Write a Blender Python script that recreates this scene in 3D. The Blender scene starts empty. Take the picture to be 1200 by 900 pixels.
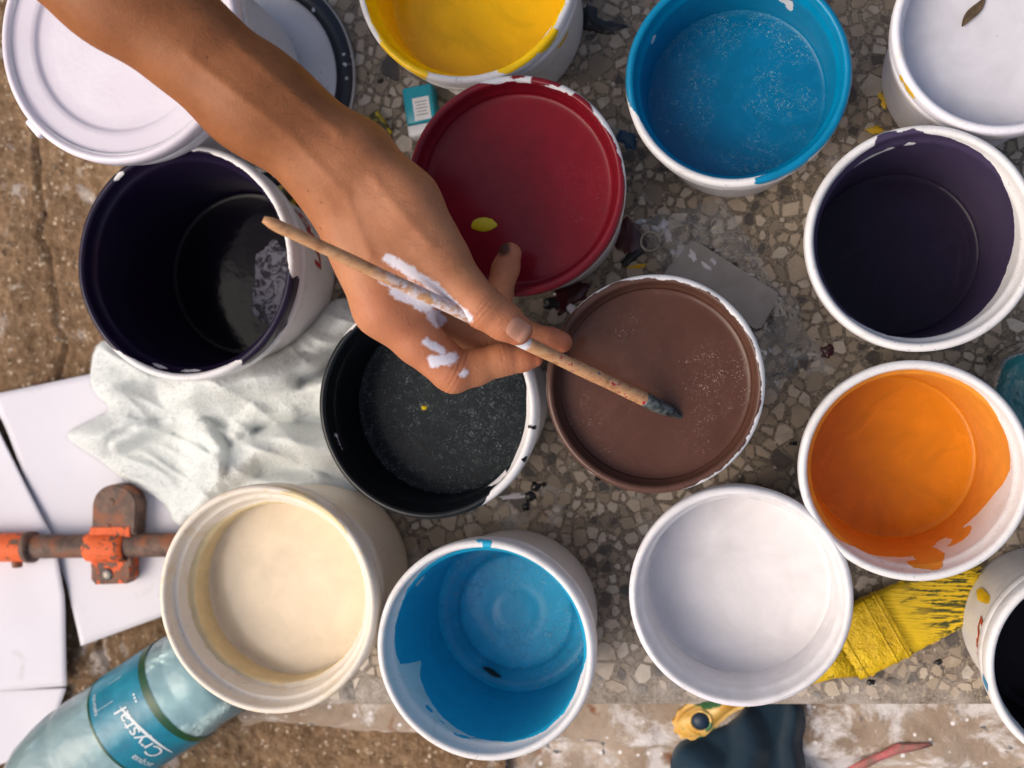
import bpy, bmesh, math, random
import numpy as np
from mathutils import Vector, Matrix, noise as mnoise
random.seed(7); rng = np.random.default_rng(7)
R_ = math.radians
scene = bpy.context.scene
COL = scene.collection

# ------------------------------------------------------------------ camera, sky, sun, exposure
FPX = 1274.0                     # focal length in pixels of a 1200 px wide frame
CAM = Vector((0, 0, 0.87))
cd = bpy.data.cameras.new('camera'); cam = bpy.data.objects.new('camera', cd); COL.objects.link(cam)
cd.sensor_width = 36; cd.lens = FPX / 1200 * 36; cd.clip_start = .02; cd.clip_end = 60
nadir = Vector((245, 30, -FPX)).normalized()
Q = nadir.rotation_difference(Vector((0, 0, -1)))
cam.location = CAM; cam.rotation_mode = 'QUATERNION'; cam.rotation_quaternion = Q
cd.dof.use_dof = True; cd.dof.focus_distance = .72; cd.dof.aperture_fstop = 5.6
scene.camera = cam
SUN_EL, SUN_AZ = 48, 205         # azimuth: direction the light comes from, degrees from +X counter-clockwise
w = bpy.data.worlds.new('World'); scene.world = w; w.use_nodes = True
wn = w.node_tree.nodes; wl = w.node_tree.links
sky = wn.new('ShaderNodeTexSky'); sky.sky_type = 'NISHITA'; sky.sun_disc = False
sky.sun_elevation = R_(SUN_EL); sky.sun_rotation = R_(90 - SUN_AZ)
sky.air_density = 1.0; sky.dust_density = 6.0; sky.ozone_density = .3
bg = wn['Background']; wl.new(sky.outputs[0], bg.inputs[0]); bg.inputs[1].default_value = .13
sl = bpy.data.lights.new('sun', 'SUN'); sl.energy = 1.2; sl.angle = R_(50); sl.color = (1, .94, .86)
so = bpy.data.objects.new('sun', sl); COL.objects.link(so)
sdir = Vector((math.cos(R_(SUN_AZ)) * math.cos(R_(SUN_EL)), math.sin(R_(SUN_AZ)) * math.cos(R_(SUN_EL)), math.sin(R_(SUN_EL))))
so.rotation_mode = 'QUATERNION'; so.rotation_quaternion = sdir.to_track_quat('Z', 'Y')
vs = scene.view_settings; vs.view_transform = 'Standard'; vs.look = 'None'; vs.gamma = 1; vs.use_curve_mapping = False
vs.exposure = 0.18
scene.cycles.max_bounces = 8; scene.cycles.transparent_max_bounces = 16

# ------------------------------------------------------------------ helpers
def P(px, py, z=0.0):
    """point of the place seen at photograph position (px, py), at height z"""
    d = Q @ Vector((px - 600, 450 - py, -FPX))
    t = (z - CAM.z) / d.z
    return CAM + d * t
FWD = Q @ Vector((0, 0, -1))
def ppm(p):                       # pixels per metre at a point
    return FPX / ((Vector(p) - CAM).dot(FWD))
def proj(p):
    v = Q.inverted() @ (Vector(p) - CAM)
    return 600 + FPX * v.x / -v.z, 450 - FPX * v.y / -v.z
def srgb(r, g, b):
    f = lambda c: (c / 255 / 12.92) if c / 255 <= .04045 else ((c / 255 + .055) / 1.055) ** 2.4
    return (f(r), f(g), f(b), 1)
def mesh(name, V, F, mat=None, parent=None, smooth=True):
    me = bpy.data.meshes.new(name)
    me.from_pydata([tuple(map(float, v)) for v in V], [], [tuple(int(i) for i in f) for f in F])
    if smooth: me.polygons.foreach_set('use_smooth', [True] * len(me.polygons))
    me.update()
    o = bpy.data.objects.new(name, me); COL.objects.link(o)
    if mat: me.materials.append(mat)
    if parent: o.parent = parent
    return o
def bm_obj(name, bm, mat, parent=None, smooth=True):
    bmesh.ops.recalc_face_normals(bm, faces=bm.faces)
    me = bpy.data.meshes.new(name); bm.to_mesh(me); bm.free()
    if smooth: me.polygons.foreach_set('use_smooth', [True] * len(me.polygons))
    o = bpy.data.objects.new(name, me); COL.objects.link(o); me.materials.append(mat)
    if parent: o.parent = parent
    return o
def fattr(o, name, vals):
    a = o.data.attributes.new(name, 'FLOAT', 'POINT'); a.data.foreach_set('value', np.asarray(vals, dtype=np.float32))
def thing(name, label, cat, loc=(0, 0, 0), group=None):
    o = bpy.data.objects.new(name, None); COL.objects.link(o); o.location = loc
    o.empty_display_size = .02
    return tag(o, label, cat, group)
def tag(o, label, cat, group=None):
    o['label'] = label; o['category'] = cat
    if group: o['group'] = group
    return o
def struct(o): o['kind'] = 'structure'; return o
def lathe(prof, n, closed_axis=(False, False)):
    """prof: list of (r, z); returns V, F (rings along the profile)"""
    V = []; F = []
    for r, z in prof:
        for i in range(n):
            a = 2 * math.pi * i / n; V.append((r * math.cos(a), r * math.sin(a), z))
    for k in range(len(prof) - 1):
        for i in range(n):
            j = (i + 1) % n
            F.append((k * n + i, k * n + j, (k + 1) * n + j, (k + 1) * n + i))
    return V, F
def box_bm(bm, cx, cy, cz, sx, sy, sz, bev=0.0, seg=2, rot=None):
    r = bmesh.ops.create_cube(bm, size=1)
    vv = r['verts']
    bmesh.ops.scale(bm, vec=(sx, sy, sz), verts=vv)
    if bev:
        es = list({e for v in vv for e in v.link_edges})
        rb = bmesh.ops.bevel(bm, geom=es, offset=bev, segments=seg, affect='EDGES', profile=.5)
        vv = list({v for f in rb['faces'] for v in f.verts} | {v for v in vv if v.is_valid})
    if rot: bmesh.ops.transform(bm, matrix=rot, verts=vv)
    bmesh.ops.translate(bm, vec=(cx, cy, cz), verts=vv)
    return vv
def tube(pts, rads, n=12, cap=True):
    V = []; F = []
    pts = [Vector(p) for p in pts]
    up = Vector((0, 0, 1))
    for k, p in enumerate(pts):
        t = (pts[min(k + 1, len(pts) - 1)] - pts[max(k - 1, 0)]).normalized()
        a = t.cross(up)
        a = a.normalized() if a.length > 1e-5 else Vector((1, 0, 0))
        b = a.cross(t)
        for i in range(n):
            th = 2 * math.pi * i / n
            V.append(p + (a * math.cos(th) + b * math.sin(th)) * rads[k])
    for k in range(len(pts) - 1):
        for i in range(n):
            j = (i + 1) % n
            F.append((k * n + i, k * n + j, (k + 1) * n + j, (k + 1) * n + i))
    if cap:
        F.append(tuple(range(n))[::-1]); F.append(tuple(range((len(pts) - 1) * n, len(pts) * n)))
    return V, F
def text2d(s, size=.01, shear=0.0, bold=0.0):
    cu = bpy.data.curves.new('t', 'FONT'); cu.body = s; cu.size = size; cu.shear = shear; cu.resolution_u = 3; cu.offset = bold
    ob = bpy.data.objects.new('t', cu); COL.objects.link(ob)
    bpy.context.view_layer.update()
    me = ob.evaluated_get(bpy.context.evaluated_depsgraph_get()).to_mesh()
    V = [v.co.copy() for v in me.vertices]; F = [list(p.vertices) for p in me.polygons]
    bpy.data.objects.remove(ob); bpy.data.curves.remove(cu)
    return V, F

# ------------------------------------------------------------------ material helpers
class NT:
    def __init__(s, name):
        s.m = bpy.data.materials.new(name); s.m.use_nodes = True
        s.t = s.m.node_tree; s.n = s.t.nodes; s.b = s.n['Principled BSDF']
    def new(s, t, **kw):
        n = s.n.new(t)
        for k, v in kw.items():
            if hasattr(n, k): setattr(n, k, v)
            else: n.inputs[k.replace('_', ' ')].default_value = v
        return n
    def ln(s, a, b): s.t.links.new(a, b)
    def co(s, kind='Object'):
        return s.new('ShaderNodeTexCoord').outputs[kind]
    def noise(s, vec, scale, detail=4, rough=.55, dist=0.0):
        n = s.new('ShaderNodeTexNoise'); n.inputs['Scale'].default_value = scale; n.inputs['Detail'].default_value = detail
        n.inputs['Roughness'].default_value = rough; n.inputs['Distortion'].default_value = dist
        s.ln(vec, n.inputs['Vector']); return n.outputs['Fac']
    def voro(s, vec, scale, feat='F1', out='Distance'):
        n = s.new('ShaderNodeTexVoronoi'); n.feature = feat; n.inputs['Scale'].default_value = scale
        s.ln(vec, n.inputs['Vector']); return n.outputs[out]
    def rng(s, v, a, b, c=0.0, d=1.0):
        n = s.new('ShaderNodeMapRange'); n.inputs[1].default_value = a; n.inputs[2].default_value = b
        n.inputs[3].default_value = c; n.inputs[4].default_value = d; s.ln(v, n.inputs[0]); return n.outputs[0]
    def math(s, op, a, b=None):
        n = s.new('ShaderNodeMath'); n.operation = op
        for i, x in enumerate((a, b)):
            if x is None: continue
            if isinstance(x, (int, float)): n.inputs[i].default_value = x
            else: s.ln(x, n.inputs[i])
        return n.outputs[0]
    def mix(s, f, a, b):
        n = s.new('ShaderNodeMix'); n.data_type = 'RGBA'
        for i, x in ((0, f), (6, a), (7, b)):
            if isinstance(x, (int, float)): n.inputs[i].default_value = x
            elif isinstance(x, tuple): n.inputs[i].default_value = x
            else: s.ln(x, n.inputs[i])
        return n.outputs[2]
    def attr(s, name, out='Fac'):
        n = s.new('ShaderNodeAttribute'); n.attribute_name = name; return n.outputs[out]
    def set(s, **kw):
        names = dict(col='Base Color', rough='Roughness', spec='Specular IOR Level', metal='Metallic', trans='Transmission Weight', ior='IOR', sss='Subsurface Weight', coat='Coat Weight', sheen='Sheen Weight', alpha='Alpha')
        for k, v in kw.items():
            i = s.b.inputs[names[k]]
            if isinstance(v, (int, float, tuple)): i.default_value = v
            else: s.ln(v, i)
        return s
    def bump(s, h, dist=.001, strength=1.0):
        n = s.new('ShaderNodeBump'); n.inputs['Distance'].default_value = dist; n.inputs['Strength'].default_value = strength
        s.ln(h, n.inputs['Height'])
        old = s.b.inputs['Normal'].links
        if old: s.ln(old[0].from_socket, n.inputs['Normal'])
        s.ln(n.outputs[0], s.b.inputs['Normal']); return s
def mul(c, k): return (c[0] * k, c[1] * k, c[2] * k, 1)

def plain(name, c, rough=.5, vary=.25, scale=60, bump=0.0, spec=.5, metal=0.0):
    t = NT(name); co = t.co(); n = t.noise(co, scale)
    t.set(col=t.mix(t.rng(n, .3, .7), mul(c, 1 - vary), mul(c, 1 + vary * .6)), rough=rough, spec=spec, metal=metal)
    if bump: t.bump(t.noise(co, scale * 4), bump)
    return t.m

WHITE = srgb(222, 219, 219)
def bucket_mat(name, paint, plastic=WHITE, rough=.28, stain=None, jag=.007):
    t = NT(name); co = t.co()
    c = t.attr('coat')
    n1 = t.noise(co, 55, 5, .6); n2 = t.noise(co, 260, 3)
    s = t.math('ADD', c, t.math('MULTIPLY', t.math('SUBTRACT', n1, .5), jag))
    s = t.math('ADD', s, t.math('MULTIPLY', t.math('SUBTRACT', n2, .5), .0025))
    m = t.rng(s, -.00025, .00025)
    # worn plastic: faint scuffs and smears
    sm = t.rng(t.noise(co, 38, 6, .7, .6), .52, .72)
    st = stain or srgb(176, 168, 160)
    pl = t.mix(t.math('MULTIPLY', sm, .5), plastic, st)
    scr = t.math('MULTIPLY', t.rng(t.noise(co, 170, 5, .75, 2.0), .60, .66), .45); pl = t.mix(scr, pl, srgb(150, 144, 140))
    # tiny stray specks of paint on the plastic
    sp = t.math('MULTIPLY', t.rng(t.voro(co, 230), .10, .06), t.rng(t.noise(co, 34, 2), .54, .58))
    pl = t.mix(sp, pl, mul(paint, .9))
    thick = t.rng(t.noise(co, 90, 4), .25, .75)
    pc = t.mix(thick, mul(paint, .86), mul(paint, 1.08))
    t.set(col=t.mix(m, pl, pc), rough=t.rng(m, 0, 1, .38, rough), spec=t.rng(m, 0, 1, .4, .3))
    hh = t.math('ADD', t.math('MULTIPLY', m, .5), t.math('MULTIPLY', t.noise(co, 45, 3), .8))
    t.bump(hh, .0007, .8)
    t.bump(t.noise(co, 700, 3), .00008, .7)
    return t.m
def paint_mat(name, c, fleck=None, amount=.5, rough=.16, fscale=420, spec=.35, streak=0.0, wave=.0005, swirl=1.0):
    t = NT(name); co = t.co()
    n = t.noise(co, 26, 4, .6, .5)
    col = t.mix(t.rng(n, .3, .7), mul(c, .88), mul(c, 1.1))
    col = t.mix(t.rng(t.noise(co, 13, 5, .6, 3.5), .52, .64, 0, .5 * swirl), col, mul(c, .74))
    col = t.mix(t.rng(t.noise(co, 19, 5, .65, 4.5), .57, .66, 0, .35 * swirl), col, tuple(min(1, x * 1.25 + .01) for x in c[:3]) + (1,))
    if fleck:
        wob = t.new('ShaderNodeTexNoise'); wob.inputs['Scale'].default_value = 120; t.ln(co, wob.inputs['Vector'])
        va = t.new('ShaderNodeVectorMath', operation='MULTIPLY_ADD'); t.ln(wob.outputs['Color'], va.inputs[0]); va.inputs[1].default_value = (.006,) * 3; t.ln(co, va.inputs[2])
        v = t.voro(va.outputs[0], fscale); v2 = t.voro(va.outputs[0], fscale * 2.1)
        big = t.rng(t.noise(co, 22, 3), .62 - amount * .3, .80 - amount * .3)
        a = t.math('MULTIPLY', t.rng(v, .30, .18), t.math('MULTIPLY', big, t.rng(t.noise(co, 150, 2), .45, .6)))
        b = t.math('MULTIPLY', t.rng(v2, .34, .2), t.math('MULTIPLY', big, t.rng(t.noise(co, 210, 2), .48, .62)))
        f = t.math('MULTIPLY', t.math('MAXIMUM', a, b), .75)
        if streak:
            s = t.math('MULTIPLY', t.rng(t.noise(va.outputs[0], 260, 5, .7, 1.2), .56, .66), big)
            f = t.math('MAXIMUM', f, t.math('MULTIPLY', s, streak))
        col = t.mix(f, col, fleck)
        t.bump(f, .0004)
    t.set(col=col, rough=rough, spec=spec)
    t.bump(t.noise(co, 34, 3), wave, .6)
    return t.m

# ------------------------------------------------------------------ ground, step and slab
def ground_material():
    t = NT('rough_ground'); co = t.co()
    n = t.noise(co, 9, 6, .62); f = t.noise(co, 130, 5, .7); v = t.voro(co, 240)
    c = t.mix(t.rng(n, .3, .7), srgb(128, 102, 78), srgb(174, 146, 116))
    c = t.mix(t.rng(f, .35, .75), mul(srgb(120, 92, 66), .7), c)
    c = t.mix(t.math('MULTIPLY', t.rng(t.voro(co, 170), .35, .2), t.rng(t.noise(co, 60, 3), .48, .6)), c, srgb(190, 172, 150))
    c = t.mix(t.math('MULTIPLY', t.rng(t.noise(co, 24, 4, .6, .5), .6, .68), .5), c, srgb(200, 194, 190))
    t.set(col=c, rough=.9, spec=.2)
    t.bump(f, .0035, .9); t.bump(v, .0012, .6)
    return t.m
def step_material():
    t = NT('worn_concrete'); co = t.co()
    n = t.noise(co, 11, 6, .65, .4); f = t.noise(co, 120, 5, .7)
    c = t.mix(t.rng(n, .32, .68), srgb(128, 106, 86), srgb(176, 160, 144))
    c = t.mix(t.math('MULTIPLY', t.rng(t.noise(co, 26, 6, .7, .4), .50, .62), .9), c, srgb(212, 206, 204))
    c = t.mix(t.rng(t.noise(co, 19, 3, .6, .8), .62, .72), c, srgb(128, 80, 48))
    c = t.mix(t.rng(t.noise(co, 42, 3, .5, 1.0), .66, .70), c, srgb(88, 92, 96))
    c = t.mix(t.rng(t.voro(co, 75), .16, .12), c, srgb(220, 215, 214))
    t.set(col=c, rough=.82, spec=.25); t.bump(f, .002, .8)
    return t.m
GZ = -.034
M_ground = ground_material(); M_step = step_material()
g0 = P(-420, 1120, GZ); g1 = P(420, -300, GZ)
def ground_height(x, y):
    v = Vector((x, y, 0))
    h = .006 * mnoise.fractal(v * 18, 1.0, 2.0, 5) + .0022 * mnoise.noise(v * 160)
    # a crack across the left of the ground
    cx = -.615 + .012 * mnoise.noise(Vector((0, y * 30, 3))) - .13 * (y - .15)
    h -= .006 * math.exp(-((x - cx) / .0022) ** 2)
    return min(h, .007)
NX, NY = 330, 300
V = []; F = []
xs = np.linspace(-1.05, -.18, NX); ys = np.linspace(-.62, .62, NY)
for y in ys:
    for x in xs: V.append((x, y, GZ + ground_height(x, y)))
for j in range(NY - 1):
    for i in range(NX - 1):
        a = j * NX + i; F.append((a, a + 1, a + NX + 1, a + NX))
struct(mesh('ground', V, F, M_ground))
struct(mesh('ground_beyond', [(-3, -3, GZ - .02), (3, -3, GZ - .02), (3, 3, GZ - .02), (-3, 3, GZ - .02)], [(0, 1, 2, 3)], M_ground))
V = []; F = []; rg = random.Random(4)
for _ in range(2600):
    x = rg.uniform(-.80, -.36); y = rg.uniform(-.36, .36); r = .0008 + .0026 * rg.random() ** 3; k = len(V); z = GZ + ground_height(x, y)
    for j, (a, h) in enumerate([(i * 1.2566 + rg.uniform(-.3, .3), 0) for i in range(5)]): q = r * rg.uniform(.7, 1.2); V.append((x + q * math.cos(a), y + q * math.sin(a), z - .0004))
    V.append((x + rg.uniform(-.3, .3) * r, y + rg.uniform(-.3, .3) * r, z + r * rg.uniform(.4, .8)))
    for i in range(5): F.append((k + i, k + (i + 1) % 5, k + 5))
t = NT('gravel'); co = t.co(); t.set(col=t.mix(t.rng(t.noise(co, 160, 3), .35, .65), srgb(116, 92, 70), srgb(186, 166, 142)), rough=.9, spec=.2); t.bump(t.noise(co, 600, 3), .0006)
o = mesh('gravel', V, F, t.m, smooth=False); o['kind'] = 'stuff'; o['label'] = 'fine loose gravel on the rough ground at the left'; o['category'] = 'gravel'
# lower concrete step in front of the slab
ye0 = P(700, 826).y; ye1 = P(700, 872, -.03).y
V = []; F = []
nx, ny = 260, 60
sx = np.linspace(-.42, .75, nx); sy = np.linspace(ye0 + .03, ye0 - .22, ny)
for y in sy:
    for x in sx:
        v = Vector((x, y, 0)); h = .004 * mnoise.fractal(v * 22, 1, 2, 5) + .0012 * mnoise.noise(v * 170)
        lip = ye1 + .006 * mnoise.noise(Vector((x * 14, 0, 1)))
        h -= .016 * (1 / (1 + math.exp((y - lip) / .0022)))
        cr = ye1 - .020 + .008 * mnoise.noise(Vector((x * 9, 0, 7)))
        if x > .05: h -= .010 * math.exp(-((y - cr) / .002) ** 2)
        V.append((x, y, -.024 + h))
for j in range(ny - 1):
    for i in range(nx - 1):
        a = j * nx + i; F.append((a, a + nx, a + nx + 1, a + 1))
struct(mesh('concrete_step', V, F, M_step))

BUCKET_PX = []   # (cx, cy, r) of rims and bases for finding which chips show
def slab():
    t = NT('terrazzo_matrix'); co = t.co()
    n = t.noise(co, 14, 5, .6); f = t.noise(co, 420, 4, .7)
    c = t.mix(t.rng(n, .3, .7), srgb(130, 115, 98), srgb(164, 149, 130))
    c = t.mix(t.rng(f, .35, .7), mul(srgb(90, 80, 70), .75), c)
    c = t.mix(t.math('MULTIPLY', t.rng(t.voro(co, 420), .34, .22), t.rng(t.noise(co, 120, 2), .46, .56)), c, srgb(156, 144, 128))
    c = t.mix(t.math('MULTIPLY', t.rng(t.noise(co, 20, 5, .65, .4), .58, .66), .45), c, srgb(190, 184, 178))
    sx_ = t.new('ShaderNodeSeparateXYZ'); t.ln(co, sx_.inputs[0]); yf = P(700, 826).y
    du = t.math('MULTIPLY', t.rng(sx_.outputs[1], yf + .075, yf), t.rng(t.noise(co, 40, 5, .7), .38, .62)); c = t.mix(t.math('MULTIPLY', du, .6), c, srgb(196, 186, 178))
    t.set(col=c, rough=.55, spec=.35); t.bump(f, .0008, .7)
    tc = NT('terrazzo_chip'); co = tc.co()
    a = tc.attr('tone'); f = tc.noise(co, 380, 4, .7)
    ramp = tc.new('ShaderNodeValToRGB'); e = ramp.color_ramp.elements
    e[0].position = 0; e[0].color = srgb(48, 46, 46); e[1].position = 1; e[1].color = srgb(198, 189, 176)
    for p, cc in ((.05, srgb(66, 62, 60)), (.09, srgb(130, 117, 101)), (.35, srgb(154, 138, 117)), (.6, srgb(174, 156, 135)), (.82, srgb(190, 175, 157))):
        x = ramp.color_ramp.elements.new(p); x.color = cc
    tc.ln(a, ramp.inputs[0])
    cc = tc.mix(tc.rng(f, .3, .7, 0, .35), ramp.outputs[0], srgb(120, 106, 92))
    gp = tc.new('ShaderNodeNewGeometry').outputs['Position']; cc = tc.mix(tc.math('MULTIPLY', tc.rng(tc.noise(gp, 12, 5, .65, .5), .50, .66), .55), cc, srgb(104, 86, 68))
    cc = tc.mix(tc.math('MULTIPLY', tc.rng(tc.noise(co, 20, 5, .65, .4), .58, .66), .35), cc, srgb(196, 190, 184))
    ge = tc.new('ShaderNodeNewGeometry'); sx_ = tc.new('ShaderNodeSeparateXYZ'); tc.ln(ge.outputs['Position'], sx_.inputs[0])
    du = tc.math('MULTIPLY', tc.rng(sx_.outputs[1], yf + .075, yf), tc.rng(tc.noise(ge.outputs['Position'], 40, 5, .7), .38, .62)); cc = tc.mix(tc.math('MULTIPLY', du, .5), cc, srgb(206, 198, 190))
    tc.set(col=cc, rough=.45, spec=.4); tc.bump(f, .0002, .6)
    # slab body: left edge slants, front edge straight
    pl = [P(192, 60), P(264, 826), P(1420, 826), P(1420, -260), P(165, -260)]
    outline = [(p.x, p.y) for p in pl]
    n = len(outline)
    bm = bmesh.new()
    top = [bm.verts.new((x, y, 0)) for x, y in outline]; bot = [bm.verts.new((x, y, -.06)) for x, y in outline]
    bm.faces.new(top); bm.faces.new(bot[::-1])
    for i in range(n): bm.faces.new((top[i], bot[i], bot[(i + 1) % n], top[(i + 1) % n]))
    bmesh.ops.bevel(bm, geom=[e for e in bm.edges if all(v.co.z > -.01 for v in e.verts)], offset=.0025, segments=2, affect='EDGES')
    s = struct(bm_obj('terrazzo_slab', bm, t.m, smooth=False))
    # chips: cells of a random point set, shrunk and skewed
    x0, x1, y0, y1 = P(190, 0).x, P(1290, 400).x, P(700, 820).y, P(700, -70).y
    pts = []; cell = .0075; grid = {}
    tries = 0
    while tries < 34000:
        tries += 1
        x = random.uniform(x0, x1); y = random.uniform(y0, y1)
        d = random.choice((.005, .006, .0072, .0085, .010, .012, .0145))
        gi, gj = int(x / cell), int(y / cell); ok = True
        for a in range(gi - 3, gi + 4):
            for b in range(gj - 3, gj + 4):
                for q in grid.get((a, b), ()):
                    if (q[0] - x) ** 2 + (q[1] - y) ** 2 < (.5 * (d + q[2])) ** 2: ok = False; break
                if not ok: break
            if not ok: break
        if ok:
            q = (x, y, d); pts.append(q); grid.setdefault((gi, gj), []).append(q)
    chips = []
    for (x, y, d) in pts:
        poly = [(x + .019 * math.cos(k * math.pi / 4 + .3), y + .019 * math.sin(k * math.pi / 4 + .3)) for k in range(8)]
        gi, gj = int(x / cell), int(y / cell)
        for a in range(gi - 5, gi + 6):
            for b in range(gj - 5, gj + 6):
                for q in grid.get((a, b), ()):
                    if q[0] == x and q[1] == y: continue
                    dx, dy = q[0] - x, q[1] - y; L = math.hypot(dx, dy)
                    if L > .038: continue
                    nx_, ny_ = dx / L, dy / L; off = L * d / (d + q[2])
                    out = []
                    for i in range(len(poly)):
                        p, r = poly[i], poly[(i + 1) % len(poly)]
                        sp = (p[0] - x) * nx_ + (p[1] - y) * ny_ - off; sr = (r[0] - x) * nx_ + (r[1] - y) * ny_ - off
                        if sp <= 0: out.append(p)
                        if sp * sr < 0:
                            u = sp / (sp - sr); out.append((p[0] + (r[0] - p[0]) * u, p[1] + (r[1] - p[1]) * u))
                    poly = out
                    if len(poly) < 3: break
        if len(poly) < 3: continue
        cx = sum(p[0] for p in poly) / len(poly); cy = sum(p[1] for p in poly) / len(poly)
        k1 = random.uniform(.66, 1.06); k2 = k1 * random.uniform(.6, 1); th = random.uniform(0, math.pi)
        ct, st = math.cos(th), math.sin(th); pp = []
        for (qx, qy) in poly:
            u = (qx - cx) * ct + (qy - cy) * st; v = -(qx - cx) * st + (qy - cy) * ct
            u *= k1 * random.uniform(.88, 1.06); v *= k2 * random.uniform(.88, 1.06)
            pp.append((cx + u * ct - v * st, cy + u * st + v * ct))
        # keep clear of the slab's slanted left edge
        f = (cy - outline[0][1]) / (outline[1][1] - outline[0][1])
        if cx < outline[0][0] + f * (outline[1][0] - outline[0][0]) + .012: continue
        ye = lambda x: outline[1][1] + (outline[2][1] - outline[1][1]) * (x - outline[1][0]) / (outline[2][0] - outline[1][0])
        if min(q[1] - ye(q[0]) for q in pp) < .003: continue
        area = abs(sum(pp[i][0] * pp[(i + 1) % len(pp)][1] - pp[(i + 1) % len(pp)][0] * pp[i][1] for i in range(len(pp)))) / 2
        px, py = proj((cx, cy, 0))
        vis = all((px - a) ** 2 + (py - b) ** 2 > (r - 4) ** 2 for a, b, r in BUCKET_PX) and 0 < px < 1200 and 0 < py < 822
        tone = random.random()
        if tone < .12: tone *= .5
        chips.append((vis, area, pp, (cx, cy), tone))
    chips.sort(key=lambda c: (-c[0], -c[1]))
    def prism(pp, c, V, F, T, tone, org):
        b = len(V); n = len(pp)
        for (qx, qy) in pp: V.append((qx - org[0], qy - org[1], -.0006))
        for (qx, qy) in pp: V.append(((c[0] + (qx - c[0]) * .93) - org[0], (c[1] + (qy - c[1]) * .93) - org[1], .00045))
        for i in range(n): F.append((b + i, b + (i + 1) % n, b + n + (i + 1) % n, b + n + i))
        F.append(tuple(range(b + n, b + 2 * n))); T += [tone] * (2 * n)
    V, F, T = [], [], []
    rt_ = random.Random(21)
    for _ in range(9000):          # crushed fragments between the larger chips
        x = rt_.uniform(x0, x1); y = rt_.uniform(y0 + .012, y1); f = (y - outline[0][1]) / (outline[1][1] - outline[0][1])
        if x < outline[0][0] + f * (outline[1][0] - outline[0][0]) + .012 or y < ye(x) + .004: continue
        r = rt_.uniform(.0007, .0024); a0 = rt_.uniform(0, 6.28); m = rt_.choice((3, 4, 5)); b = len(V); sq = rt_.uniform(.45, 1); tone = rt_.uniform(.1, 1) if rt_.random() > .1 else .03
        for i in range(m):
            a = 6.283 * i / m + rt_.uniform(-.3, .3); u, v = r * math.cos(a), r * sq * math.sin(a); V.append((x + u * math.cos(a0) - v * math.sin(a0), y + u * math.sin(a0) + v * math.cos(a0), .00022 + .0001 * rt_.random()))
        F.append(tuple(range(b, b + m))); T += [tone] * m
    for k, (vis, area, pp, c, tone) in enumerate(chips):
        if k < 290 and vis:
            v, f, tt = [], [], []
            prism(pp, c, v, f, tt, tone, c)
            o = mesh('stone_chip', v, f, tc.m, s, smooth=False); o.location = (c[0], c[1], 0); fattr(o, 'tone', tt)
        else: prism(pp, c, V, F, T, tone, (0, 0))
    o = mesh('small_stone_chips', V, F, tc.m, s, smooth=False); fattr(o, 'tone', T); o['kind'] = 'stuff'
    return s

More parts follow.
